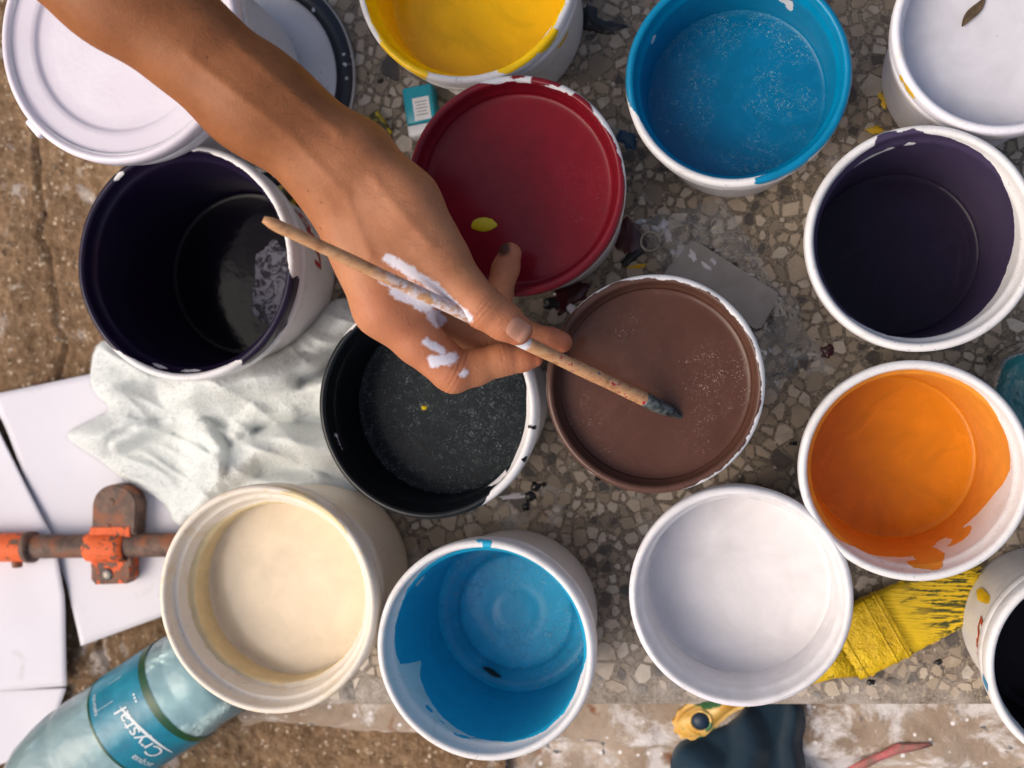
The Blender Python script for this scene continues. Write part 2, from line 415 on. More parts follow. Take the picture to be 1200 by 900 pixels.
# ------------------------------------------------------------------ buckets
def fit_circle(cx, cy, r, z):
    """centre and radius of a level circle at height z whose outline is centred on (cx, cy) with half-width r"""
    qx, qy = cx, cy; c = P(cx, cy, z); R = r / ppm(c)
    for _ in range(5):
        pr = [proj((c.x + R * math.cos(a * .0982), c.y + R * math.sin(a * .0982), z)) for a in range(64)]
        xs_ = [p[0] for p in pr]; ys_ = [p[1] for p in pr]
        qx += cx - (max(xs_) + min(xs_)) / 2; qy += cy - (max(ys_) + min(ys_)) / 2
        R *= 4 * r / (max(xs_) - min(xs_) + max(ys_) - min(ys_)); c = P(qx, qy, z)
    return c, R
RIMZ = .130
def bucket(label, cx, cy, r, paint, level, btab, splots=(), H=RIMZ, z0=0.0, fleck=None, amount=.5, fscale=420, streak=0.0, name='paint_bucket',
           wide=False, plastic=WHITE, stain=None, lidded=False, step_floor=False, base=.845, swirl=.8, prough=.16, surf=None, jag=.007, spec=.2, wave=.0005):
    c, R = fit_circle(cx, cy, r, z0 + H); loc = Vector((c.x, c.y, z0))
    root = thing(name, label, 'bucket', loc, 'plastic paint buckets')
    BUCKET_PX.append((cx, cy, r)); bp = proj(loc); BUCKET_PX.append((bp[0], bp[1], .86 * R * ppm(loc)))
    rt, rb = .925 * R, base * R       # wall radii (outer), top and bottom
    pts = [(rb - .012, .0022), (rb - .006, .0), (rb - .002, .0012), (rb, .004)]
    ow = lambda z: rb + (rt - rb) * z / H
    N = 14
    for k in range(1, N + 1):
        z = .004 + (H - .034 - .004) * k / N; pts.append((ow(z), z))
    pts += [(ow(H - .0335) + .0006, H - .033), (R - .0026, H - .0325), (R - .0018, H - .0315), (R - .0018, H - .024), (R - .0026, H - .0225),   # a hoop round the neck
            (ow(H) + .0012, H - .0215), (ow(H) + .0012, H - .0165), (R - .002, H - .0155), (R - .0004, H - .014), (R, H - .012), (R, H - .007), (R, H - .003), (R - .0006, H - .0012), (R - .0018, H - .0003)]
    lip_i = len(pts)
    pts += [(R - .003, H), (R - .0042, H - .0003), (R - .0052, H - .0013), (R - .0056, H - .003), (R - .006, H - .006)]
    ti, bi = rt - .0035, rb - .002
    if wide:
        pts += [(R - .0075, H - .009), (R - .0085, H - .0098), (R - .010, H - .0098), (R - .0108, H - .0108), (R - .0125, H - .022), (R - .0138, H - .0232), (R - .0160, H - .0238)]
        ti = R - .0168; bi = rb - .004
    else:
        pts += [(R - .0068, H - .0095), (ti + .0012, H - .0115)]
    zt = pts[-1][1] - .002
    N = 46
    for k in range(N + 1):
        z = zt + (.006 - zt) * k / N
        pts.append((bi + (ti - bi) * z / zt, z))
    iw = lambda z: bi + (ti - bi) * z / zt
    if step_floor:
        pts += [(bi - .004, .0042), (bi * .76, .0042), (bi * .73, .0062), (bi * .715, .0066)]
    pts += [(bi * .4, .004 if not step_floor else .0066), (.0005, .004 if not step_floor else .0066)]
    n = 144
    V, F = lathe(pts, n)
    ph = random.uniform(0, 6.28); sd0 = random.uniform(0, 90)
    V = [(x * (1 + k_), y * (1 + k_), z + .0006 * (z / H) * mnoise.noise(Vector((x * 30, y * 30, sd0)))) for x, y, z in V for k_ in [.0045 * (z / H) * math.cos(2 * math.atan2(y, x) + ph) + .004 * mnoise.noise(Vector((x * 26, y * 26, z * 30 + sd0)))]]
    arc = [0.0]
    for k in range(1, len(pts)): arc.append(arc[-1] + math.hypot(pts[k][0] - pts[k - 1][0], pts[k][1] - pts[k - 1][1]))
    v = arc[lip_i] - np.array(arc)            # positive outside, negative inside, measured from the lip
    th = np.arange(n) * 360 / n
    ta = np.array([a for a, _ in btab] ); tb = np.array([b for _, b in btab])
    o_ = np.argsort(ta % 360); ta = (ta % 360)[o_]; tb = tb[o_]
    b = np.interp(th, np.concatenate((ta - 360, ta, ta + 360)), np.concatenate((tb, tb, tb)))
    VV, TH = np.meshgrid(v, th, indexing='ij')
    coat = (-VV) - b[None, :]
    coat = np.clip(coat, -.03, .03)
    for sgn, a0, wd, v0, hh in splots:        # angle, half-width (m), place along the profile, half-height (m)
        da = ((TH - a0 + 180) % 360 - 180) * math.pi / 180 * R
        val = (1 - np.sqrt((da / wd) ** 2 + ((VV - v0) / hh) ** 2)) * min(wd, hh)
        coat = np.maximum(coat, val) if sgn > 0 else np.minimum(coat, -val)
    body = mesh('body', V, F, bucket_mat(name + '_plastic', paint, plastic=plastic, stain=stain, jag=jag), root)
    fattr(body, 'coat', coat.reshape(-1))
    if level is not None:
        rw = iw(level) + .0002; pr = []
        K = 44
        for k in range(K + 1):
            q = rw * (1 - (1 - k / K) ** 1.7); q = max(q, .0003)
            pr.append((q, level + .0016 * math.exp(-(rw - q) / .0016)))
        if step_floor:
            pr = [(max(.0003, bi * .70 * k / 16), level + .0012 - .0005 * math.exp(-((k - 7) / 1.2) ** 2)) for k in range(17)] + \
                 [(bi * .725, level + .0008), (bi * .75, level - .0012), (bi * .79, level - .0018), (bi * .9, level - .0018), (rw - .004, level - .0014), (rw - .0015, level), (rw, level + .0025)]
        VV2, FF = lathe(pr, 120)
        sd = random.uniform(0, 99)
        VV2 = [(x, y, z + wave * .6 * mnoise.noise(Vector((x * 28, y * 28, sd)))) for x, y, z in VV2]
        mesh('paint', VV2, FF, paint_mat(name + '_paint', surf or paint, fleck, amount, prough, fscale, spec, streak, wave, swirl), root)
    root['_R'] = R
    return root
C_yel = srgb(246, 198, 6); C_red = srgb(128, 22, 36); C_blu = srgb(0, 122, 164); C_pur = srgb(66, 56, 82); C_dpur = srgb(34, 26, 50)
C_brn = srgb(86, 58, 48); C_org = srgb(226, 146, 56); C_crm = srgb(224, 203, 158); C_sky = srgb(34, 160, 198); C_wht = srgb(220, 216, 217); C_blk = srgb(14, 18, 22)

b_yel = bucket('white bucket of bright yellow paint at the top edge, cut off by the frame', 547, -38, 133, C_yel, .075, [(0, .001), (40, -.002), (90, .003), (180, .002), (230, -.001), (270, .004), (320, .001)],
   [(1, 226, .012, .003, .008), (1, 244, .006, .008, .009), (1, 238, .016, .001, .004), (1, 300, .018, .000, .005), (1, 318, .010, .004, .008), (-1, 322, .008, -.006, .005), (1, 330, .012, .060, .014)], name='yellow_paint_bucket', surf=srgb(238, 190, 4))
b_red = bucket('bucket filled with dark red paint, a yellow drop floating on it', 604, 217, 129, C_red, .112, [(0, -.004), (30, .000), (70, .003), (100, .002), (118, -.006), (180, -.016), (270, -.018), (330, -.016)],
   [(1, 88, .006, .002, .003), (1, 75, .008, .001, .004), (1, 66, .004, .004, .004), (1, 48, .008, .000, .003), (-1, 20, .012, .006, .005)], fleck=srgb(160, 70, 80), amount=.25, name='red_paint_bucket', prough=.2, fscale=520, surf=srgb(138, 24, 38))
b_blu = bucket('bucket of deep blue paint with pale flecks, near the top edge', 866, 88, 132, C_blu, .066, [(0, -.010), (60, -.004), (120, -.004), (170, -.010), (200, .001), (215, .004), (280, .004), (300, -.001), (330, -.008)],
   [(1, 292, .015, .002, .006), (1, 303, .008, .006, .006), (-1, 62, .005, -.020, .013), (-1, 56, .003, -.030, .010), (-1, 150, .003, -.02, .004)], fleck=srgb(140, 190, 205), amount=.78, streak=.55, name='blue_paint_bucket', fscale=480, surf=srgb(0, 106, 148))
b_lid = None
b_pur = bucket('bucket with dark violet paint in the bottom, beside the orange one', 1082, 279, 136, C_pur, .016, [(0, .030), (20, .022), (40, .013), (60, .009), (80, .005), (110, .003), (130, .008), (180, .009), (220, .010), (260, .016), (290, .022), (320, .034), (345, .038)],
   [(1, 98, .012, -.004, .005), (1, 108, .010, -.002, .004), (-1, 118, .013, -.022, .004), (-1, 106, .004, -.020, .004), (-1, 94, .005, -.018, .004)], name='violet_paint_bucket', surf=srgb(36, 28, 48), prough=.1, spec=.12)
b_dpur = bucket('tall white bucket coated black-violet inside, next to the towel', 217, 308, 133, C_dpur, .022, [(0, .002), (40, .003), (90, .001), (120, -.004), (180, -.006), (225, -.003), (240, .004), (290, .004), (310, -.002), (330, -.010), (345, -.006)],
   [(1, 342, .017, .009, .014), (1, 327, .020, .012, .017), (1, 311, .017, .008, .010), (-1, 252, .007, -.010, .0025), (-1, 270, .010, -.012, .0015), (-1, 128, .005, -.001, .002)], H=.135, base=.79, name='dark_violet_bucket', surf=srgb(14, 10, 22), prough=.09, spec=.10)
b_blk = bucket('bucket of black paint with white streaks on its right rim, under the hand', 501, 477, 130, C_blk, .072, [(0, .016), (15, .010), (25, -.004), (60, -.010), (95, -.002), (120, .001), (140, -.002), (160, -.012), (220, -.018), (280, -.014), (300, -.004), (318, .010), (340, .018)],
   [(1, 350, .002, .004, .006), (1, 333, .003, .006, .005), (1, 318, .006, -.006, .003), (-1, 314, .012, -.020, .009), (-1, 306, .004, -.030, .014), (-1, 322, .006, -.030, .006), (-1, 200, .006, -.010, .0015), (-1, 265, .008, .010, .002)], fleck=srgb(156, 170, 172), amount=1.0, streak=.34, name='black_paint_bucket', fscale=520, spec=.12, surf=srgb(24, 31, 36), prough=.25)
b_brn = bucket('bucket filled with brown paint, the brush tip dipping into it', 768, 450, 129, C_brn, .116, [(0, .000), (45, .001), (90, .000), (110, -.002), (180, -.004), (250, -.003), (320, -.001)],
   [(1, 150, .02, .004, .006), (1, 210, .03, .002, .005), (1, 262, .03, .003, .006), (-1, 60, .03, .006, .005)], fleck=srgb(168, 140, 128), amount=.42, name='brown_paint_bucket', fscale=440, surf=srgb(82, 52, 42), prough=.16, spec=.24, wave=.0009)
b_org = bucket('bucket with orange paint, right wall half bare with an orange drip', 1074, 552, 134, C_org, .026, [(0, .022), (20, .018), (45, .012), (70, .009), (110, .007), (150, .006), (220, .008), (245, .018), (262, .034), (275, .040), (300, .066), (320, .062), (330, .058), (342, .048), (350, .036)],
   [(1, 284, .011, -.038, .030), (1, 278, .012, -.020, .010), (1, 306, .014, -.052, .012), (-1, 334, .006, -.046, .004), (-1, 298, .006, -.056, .010)], name='orange_paint_bucket', surf=srgb(220, 138, 22), prough=.22)
b_crm = bucket('bucket of cream paint with a wide stained neck, above the water bottle', 313, 703, 131, C_crm, .082, [(0, .03), (90, .03), (180, .025), (270, .03)],
   [(1, 60, .03, -.002, .004), (1, 75, .02, .006, .004)], wide=True, plastic=srgb(228, 216, 200), stain=srgb(208, 170, 96), swirl=.14, name='cream_paint_bucket', surf=srgb(226, 208, 180), prough=.12)
b_sky = bucket('bucket with light blue paint, bare jagged patch on its lower left wall', 569, 763, 129, C_sky, .0078, [(0, .010), (30, .008), (60, .006), (90, .006), (120, .010), (150, .014), (185, .017), (196, .022), (203, .064), (209, .046), (220, .040), (235, .031), (250, .025), (268, .019), (285, .014), (320, .012), (345, .016)],
   [(1, 88, .004, .000, .006), (1, 92, .003, .004, .004), (1, 228, .004, -.026, .002), (1, 240, .006, -.022, .0015), (1, 252, .008, -.017, .0012), (-1, 142, .006, -.030, .006)], step_floor=True, fleck=srgb(186, 218, 232), amount=.7, streak=.6, name='light_blue_bucket', surf=srgb(52, 172, 208), prough=.15)
b_wht = bucket('bucket filled with plain white paint at the front of the slab', 869, 700, 131, C_wht, .080, [(0, -.004), (90, -.010), (180, 0), (270, 0)], [], plastic=srgb(222, 218, 226), swirl=.14, name='white_paint_bucket', prough=.2)
b_whl = bucket('bucket of greyish white paint in the top right corner', 1183, 28, 133, srgb(206, 204, 210), .104, [(0, .012)], [], swirl=.14, name='pale_paint_bucket', plastic=srgb(222, 220, 228), stain=srgb(214, 190, 120))
b_cor = bucket('bucket of black-brown paint cut off by the lower right frame edge', 1290, 784, 129, srgb(24, 18, 24), .05, [(0, .010)], [], name='dark_corner_bucket', prough=.12, spec=.10)
def extra_splat(root, items, mat):
    """blobs of other paint on the rim or side, as thin domes: (theta deg, z, half width, half height)"""
    R = root['_R']
    for th, z, wd, hh, rr in items:
        V = []; F = []
        m = 18; K = 5; sd = random.uniform(0, 50)
        for k in range(K + 1):
            for i in range(m):
                a = 2 * math.pi * i / m; q = k / K * (1 + .35 * mnoise.noise(Vector((math.cos(a) * 1.4, math.sin(a) * 1.4, sd))))
                ang = R_(th) + q * math.cos(a) * wd / rr; zz = z + q * math.sin(a) * hh
                ro = rr + .0006 * (1 - (k / K) ** 2) - .0002
                V.append((ro * math.cos(ang), ro * math.sin(ang), zz))
        for k in range(K):
            for i in range(m): F.append((k * m + i, k * m + (i + 1) % m, (k + 1) * m + (i + 1) % m, (k + 1) * m + i))
        mesh('paint_splash', V, F, mat, root)
M_yel = plain('dry_yellow_paint', srgb(222, 176, 10), .35); M_skyp = plain('dry_blue_paint', srgb(20, 126, 170), .35); M_redp = plain('dry_red_paint', srgb(176, 26, 22), .4)
M_pal = plain('pale_paint', WHITE, .3, .1)
extra_splat(b_whl, [(213, .124, .006, .004, b_whl['_R'] + .0002), (205, .123, .003, .003, b_whl['_R'] + .0002)], M_yel)
extra_splat(b_cor, [(193, .121, .005, .006, b_cor['_R'] + .0002)], M_skyp)
extra_splat(b_cor, [(152, .055, .004, .020, b_cor['_R'] * .89)], M_yel)
extra_splat(b_wht, [(262, .124, .006, .003, b_wht['_R'] + .0002), (268, .122, .003, .002, b_wht['_R'] + .0002)], M_yel)
def side_text(root, s, th0, z, size, mat, name='lettering', shear=.25, base=.79):
    V, F = text2d(s, size, shear, .0007)
    R = root['_R']; H = root.get('_H', RIMZ)
    out = []
    for v in V:
        zz = z + v.y; rr = R * (base + (.925 - base) * zz / H) + .0006; a = R_(th0) + v.x / rr
        out.append((rr * math.cos(a), rr * math.sin(a), zz))
    return mesh(name, out, F, mat, root, smooth=False)

slab_obj = slab()

# ------------------------------------------------------------------ paint spilt on the slab
def blob(name, px, py, rx, ry, mat, parent=None, z=.0006, dome=.0012, rot=0.0, jag=.35, n=56):
    c = P(px, py, z); k = ppm(c); V = []; F = []; K = 6; sd = random.uniform(0, 90)
    ct, st = math.cos(R_(rot)), math.sin(R_(rot))
    for q in range(K + 1):
        for i in range(n):
            a = 2 * math.pi * i / n
            u = q / K * (1 + jag * 1.6 * mnoise.fractal(Vector((math.cos(a) * 1.3, math.sin(a) * 1.3, sd)), 1, 2, 3))
            x, y = u * math.cos(a) * rx / k, u * math.sin(a) * ry / k
            V.append((x * ct - y * st, x * st + y * ct, dome * (1 - (q / K) ** 2) - (.0004 if q == K else 0)))
    for q in range(K):
        for i in range(n): F.append((q * n + i, q * n + (i + 1) % n, (q + 1) * n + (i + 1) % n, (q + 1) * n + i))
    o = mesh(name, V, F, mat, parent); o.location = c
    return o
M_blackp = plain('spilt_black_paint', srgb(16, 16, 18), .25); M_dredp = plain('spilt_dark_red_paint', srgb(62, 10, 18), .15); M_whp = plain('spilt_white_paint', srgb(222, 218, 224), .4, .12)
M_dblue = plain('spilt_blue_paint', srgb(10, 60, 92), .3)
for px, py, rx, ry, m, rot in ((706, 32, 26, 10, M_blackp, -8), (690, 20, 12, 14, M_blackp, 30), (735, 278, 20, 26, M_dredp, 20), (668, 348, 26, 14, M_dredp, 30), (648, 356, 12, 8, M_blackp, 0),
        (628, 570, 7, 5, M_blackp, 0), (621, 582, 8, 6, M_blackp, 30), (616, 594, 4, 5, M_blackp, 0), (637, 568, 4, 3, M_blackp, 0), (600, 582, 17, 4, M_whp, 5), (672, 364, 13, 7, M_whp, -40), (688, 358, 8, 5, M_whp, 60),
        (734, 162, 10, 12, M_dblue, 50), (1036, 116, 6, 11, M_yel, 20), (1026, 152, 10, 5, M_yel, 10), (970, 412, 8, 9, M_dredp, 0), (1030, 774, 7, 3, M_yel, -35), (1023, 788, 3, 5, M_yel, 0),
        (800, 300, 7, 13, M_whp, 30), (777, 263, 8, 5, M_whp, 40), (783, 276, 4, 9, M_whp, 15), (768, 268, 5, 3, M_whp, -30), (790, 296, 5, 3, M_whp, 0), (748, 312, 12, 3, M_yel, 5), (1000, 742, 4, 3, M_blackp, 0), (880, 470, 6, 3, M_blackp, 20), (742, 300, 16, 6, M_blackp, 40), (446, 95, 4, 3, M_blackp, 0), (1020, 800, 5, 4, M_blackp, 10), (1100, 776, 5, 4, M_blackp, 0), (700, 560, 4, 3, M_blackp, 0), (930, 520, 5, 3, M_blackp, 0)):
    blob('paint_spill', px, py, rx, ry, m, slab_obj, rot=rot)
for px, py, rx, ry in ((455, 803, 40, 14), (700, 800, 50, 9), (660, 812, 30, 6), (740, 815, 26, 5)):
    pass

# ------------------------------------------------------------------ closed bucket on a big lid
def lid_on_slab():
    c = P(290, 95, .011); R = 129 / ppm(c)
    t = NT('lid_white'); co = t.co()
    sp = t.math('MULTIPLY', t.rng(t.noise(co, 190, 4, .7, .6), .60, .66), t.rng(t.noise(co, 26, 3), .46, .60))
    cc = t.mix(t.rng(t.noise(co, 18, 5), .35, .7), srgb(206, 206, 208), srgb(224, 222, 226)); cc = t.mix(t.math('MULTIPLY', sp, .7), cc, srgb(120, 140, 156))
    t.set(col=cc, rough=.4); t.bump(t.noise(co, 60), .0006)
    d = NT('lid_dark_rim'); co = d.co()
    spots = d.math('MULTIPLY', d.rng(d.voro(co, 120), .30, .24), d.rng(d.noise(co, 70, 2), .50, .54))
    d.set(col=d.mix(spots, srgb(22, 28, 40), srgb(206, 208, 214)), rough=.3); d.bump(spots, .0004)
    root = thing('bucket_lid', 'large white lid with a dark blue spotted rim, lying under the closed bucket', 'lid', (c.x, c.y, 0))
    V, F = lathe([(.0005, .0045), (R * .5, .0046), (R - .018, .0046), (R - .0155, .0052), (R - .0148, .0085), (R - .0148, .003), (R * .6, .002)], 128)
    mesh('plate', V, F, t.m, root)
    V, F = lathe([(R - .0150, .004), (R - .0146, .0095), (R - .013, .0112), (R - .008, .0118), (R - .003, .0112), (R - .0008, .0095), (R - .0002, .004), (R - .0008, .0004), (R - .004, .0002)], 128)
    mesh('rim', V, F, d.m, root)
    w_ = [(R + .0002, .0035), (R + .0007, .0045), (R + .0007, .0075), (R - .0003, .0092)]
    V, F = lathe(w_, 128); mesh('edge_band', V, F, plain('lid_edge', srgb(196, 198, 204), .35, .1), root)
    BUCKET_PX.append((290, 95, 129))
lid_on_slab()
def closed_bucket():
    H = .158
    b = bucket('white bucket closed with a plain white lid, top left under the forearm', 140, 39, 142, srgb(216, 214, 220), None, [(0, .05)], [], H=H, z0=.0128, name='closed_bucket', plastic=srgb(212, 210, 216))
    R = b['_R'] + .0022
    t = NT('lid_plastic'); co = t.co()
    t.set(col=t.mix(t.rng(t.noise(co, 16, 5), .3, .7), srgb(218, 210, 222), srgb(228, 222, 232)), rough=.34); t.bump(t.noise(co, 220, 3), .00015); t.bump(t.noise(co, 20, 2), .0006)
    pr = [(.0006, -.0075), (R * .3, -.0073), (R * .60, -.0072), (R * .705, -.0070), (R * .728, -.0064), (R * .738, -.0052), (R * .75, -.0042), (R * .79, -.0036), (R * .88, -.0030), (R * .915, -.0024), (R * .93, -.0008), (R * .945, .0012), (R * .962, .0018), (R * .982, .0014), (R * .996, .0), (R, -.002), (R, -.010), (R - .0012, -.0112), (R - .0024, -.0112)]
    V, F = lathe([(r, H + z) for r, z in pr], 160)
    lid = mesh('lid', V, F, t.m, b)
    bm = bmesh.new(); a = R_(222)
    box_bm(bm, (R + .0015) * math.cos(a), (R + .0015) * math.sin(a), H - .007, .006, .016, .007, .0015, 2, Matrix.Rotation(a, 4, 'Z'))
    bm_obj('pull_tab', bm, t.m, lid)
closed_bucket()
b_dpur['_H'] = .135; side_text(b_dpur, 'LAKS', 0, .046, .022, M_redp); side_text(b_cor, 'LAKS', 162, .072, .0165, M_redp, base=.845)


# things floating on the paint, and a painted sky reflection
t = NT('floating_yellow'); t.set(col=srgb(226, 196, 10), rough=.4); t.bump(t.noise(t.co(), 700), .0003)
pr_ = [c for c in b_red.children if c.name.startswith('paint')][0]
o = blob('yellow_drop', 567, 263, 15, 8, t.m, None, z=.1128, dome=.0010, jag=.08); w_ = o.location.copy(); o.parent = pr_; o.location = w_ - b_red.location
o = blob('yellow_drop', 497, 478, 3.5, 3, t.m, None, z=.0722, dome=.0010, jag=.2); pb_ = [c for c in b_blk.children if c.name.startswith('paint')][0]; w_ = o.location.copy(); o.parent = pb_; o.location = w_ - b_blk.location
t = NT('dried_paint_skin'); co = t.co(); n = t.noise(co, 85, 4, .6, 2.2)  # mottled patch: reflection of sky and trees painted as colour on a mesh
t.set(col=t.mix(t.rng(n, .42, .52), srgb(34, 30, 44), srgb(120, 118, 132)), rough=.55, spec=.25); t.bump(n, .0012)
o = blob('reflection_patch', 322, 336, 26, 54, t.m, None, z=.0226, dome=.0012, jag=.22); pd_ = [c for c in b_dpur.children if c.name.startswith('paint')][0]; w_ = o.location.copy(); o.parent = pd_; o.location = w_ - b_dpur.location
def leaf(px, py, z, L, W, rot, mat, label):
    c = P(px, py, z); V = []; F = []; n = 14
    for i in range(n + 1):
        u = i / n; wd = W * math.sin(math.pi * u) ** .8 * .5; x = (u - .5) * L
        for j in (-1, -.5, 0, .5, 1):
            V.append((x, j * wd + .0006 * math.sin(u * 6), .0012 + .0009 * j * j + .0006 * math.sin(u * 5)))
    for i in range(n):
        for j in range(4): a = i * 5 + j; F.append((a, a + 5, a + 6, a + 1))
    o = mesh('dry_leaf', V, F, mat); o.location = c; o.rotation_euler.z = R_(rot)
    m = o.modifiers.new('thick', 'SOLIDIFY'); m.thickness = .0004
    return tag(o, label, 'leaf')
M_leaf = plain('dry_leaf', srgb(84, 66, 44), .7, .4, 300)
leaf(1140, 15, .1045, .0225, .0062, 52, M_leaf, 'small brown dry leaf floating on the greyish white paint')
leaf(577, 787, .0105, .0165, .0045, -24, plain('dark_leaf', srgb(26, 34, 30), .6, .3, 300), 'dark sliver of leaf stuck in the light blue paint')

# ------------------------------------------------------------------ hand and forearm: one continuous surface from distance fields
def J(px, py, z, rpx):
    p = P(px, py, z); return (np.array(p, dtype=np.float32), rpx / ppm(p))
def rcone(X, a, b):
    pa = X - a[0]; ba = b[0] - a[0]
    h = np.clip((pa @ ba) / float(ba @ ba), 0, 1)
    return np.linalg.norm(pa - h[..., None] * ba, axis=-1) - (a[1] + (b[1] - a[1]) * h)
def smin(a, b, k):
    h = np.clip(.5 + .5 * (b - a) / k, 0, 1)
    return b + (a - b) * h - k * h * (1 - h)
ARM = [  # pairs of tapered capsules: broad, flattened forearm and wrist
    (J(-215, -262, .350, 74), J(132, -8, .282, 56)), (J(-195, -300, .350, 74), J(150, -36, .282, 50)),
    (J(132, -8, .282, 56), J(292, 124, .246, 47)), (J(150, -36, .282, 50), J(306, 108, .248, 41)),
    (J(292, 124, .246, 47), J(388, 198, .224, 41)), (J(306, 108, .248, 41), J(408, 182, .226, 39)),
    (J(330, 140, .235, 40), J(400, 195, .212, 38)),
    (J(388, 206, .220, 40), J(450, 360, .202, 34)),          # metacarpal of the index finger
    (J(392, 205, .200, 38), J(466, 346, .178, 32)), (J(398, 203, .182, 36), J(476, 326, .158, 29)), (J(402, 200, .170, 33), J(480, 306, .146, 26)),
    (J(422, 192, .222, 42), J(470, 242, .217, 40)), (J(470, 242, .217, 40), J(512, 302, .209, 31)),   # thenar
    (J(440, 285, .206, 33), J(492, 345, .194, 25)),          # web between thumb and index
]
FING = {
    'thumb': ([J(505, 292, .210, 33), J(540, 333, .2065, 26.5), J(567, 360, .2035, 25.5), J(590, 376, .199, 22.5), J(606, 386, .194, 18.5)], .012),
    'index': ([J(450, 362, .202, 34), J(490, 399, .193, 28.5), J(531, 434, .183, 25.5), J(558, 431, .178, 20.5), J(588, 422, .174, 19), J(612, 420, .170, 15.5), J(627, 420, .168, 10.5)], .008),
    'middle': ([J(466, 346, .178, 31), J(520, 376, .161, 22), J(568, 398, .152, 20), J(620, 395, .151, 17), J(645, 399, .1545, 15), J(658, 401, .155, 12.5)], .006),
    'ring': ([J(476, 326, .158, 28), J(530, 358, .151, 20), J(570, 379, .148, 18), J(584, 346, .1425, 16.5), J(592, 315, .144, 16), J(597, 298, .146, 13.5)], .006),
    'pinky': ([J(480, 306, .146, 25), J(520, 322, .142, 17), J(540, 334, .141, 15), J(528, 318, .143, 13.5), J(515, 305, .146, 12)], .005),
}
TH_IP, TH_TIP = np.array(P(567, 360, .2035)), np.array(P(606, 386, .191))
UPN = np.array([0.05, 0.02, 1.0])
VEINS = [(np.array(P(a, b, z), dtype=np.float32), np.array(P(c, d, y), dtype=np.float32)) for a, b, z, c, d, y in ((210, 60, .300, 330, 150, .268), (330, 150, .268, 400, 225, .250), (400, 225, .250, 430, 300, .236), (430, 205, .258, 500, 285, .236), (260, 40, .295, 390, 150, .262))]
def sdf(X):
    d = None
    for a, b in ARM:
        e = rcone(X, a, b); d = e if d is None else smin(d, e, .020)
    res = d
    for nm, (ch, k) in FING.items():
        f = None
        for i in range(len(ch) - 1):
            e = rcone(X, ch[i], ch[i + 1]); f = e if f is None else smin(f, e, .0035)
        if nm in ('thumb', 'index', 'middle'):       # creases over the joints
            for j, amp in ((2, .0011), (len(ch) - 2 if nm != 'index' else 4, .0006)):
                t = ch[min(j + 1, len(ch) - 1)][0] - ch[j - 1][0]; t = t / np.linalg.norm(t)
                u = (X - ch[j][0]) @ t
                near = np.exp(-(np.linalg.norm(X - ch[j][0], axis=-1) / (ch[j][1] * 1.4)) ** 4)
                f = f + amp * near * (np.exp(-(u / .0007) ** 2) + .7 * np.exp(-((u - .0028) / .0006) ** 2) + .7 * np.exp(-((u + .0026) / .0006) ** 2))
        if nm == 'thumb':                             # knuckle swelling, flatter tip
            f = f - .0012 * np.exp(-(np.linalg.norm(X - (ch[2][0] + np.array([0, 0, .011], dtype=np.float32)), axis=-1) / .008) ** 2)
        g = smin(d, f, k)
        res = np.minimum(res, g)
    # tendon and soft lumps on the wrist
    X3 = X * 1.0
    fl_ = np.array([1, 1, 0], dtype=np.float32); q = None
    for va, vb in VEINS:
        e = rcone(X * fl_, (va * fl_, 0.0), (vb * fl_, 0.0)); q = e if q is None else smin(q, e, .004)
    res = res - .0008 * np.exp(-(np.maximum(q, 0) / .0036) ** 2) * (X[..., 2] > .2)
    res = res + .0005 * np.sin(X3[..., 0] * 95 + X3[..., 1] * 60) * np.sin(X3[..., 1] * 80 - X3[..., 2] * 70)
    return res
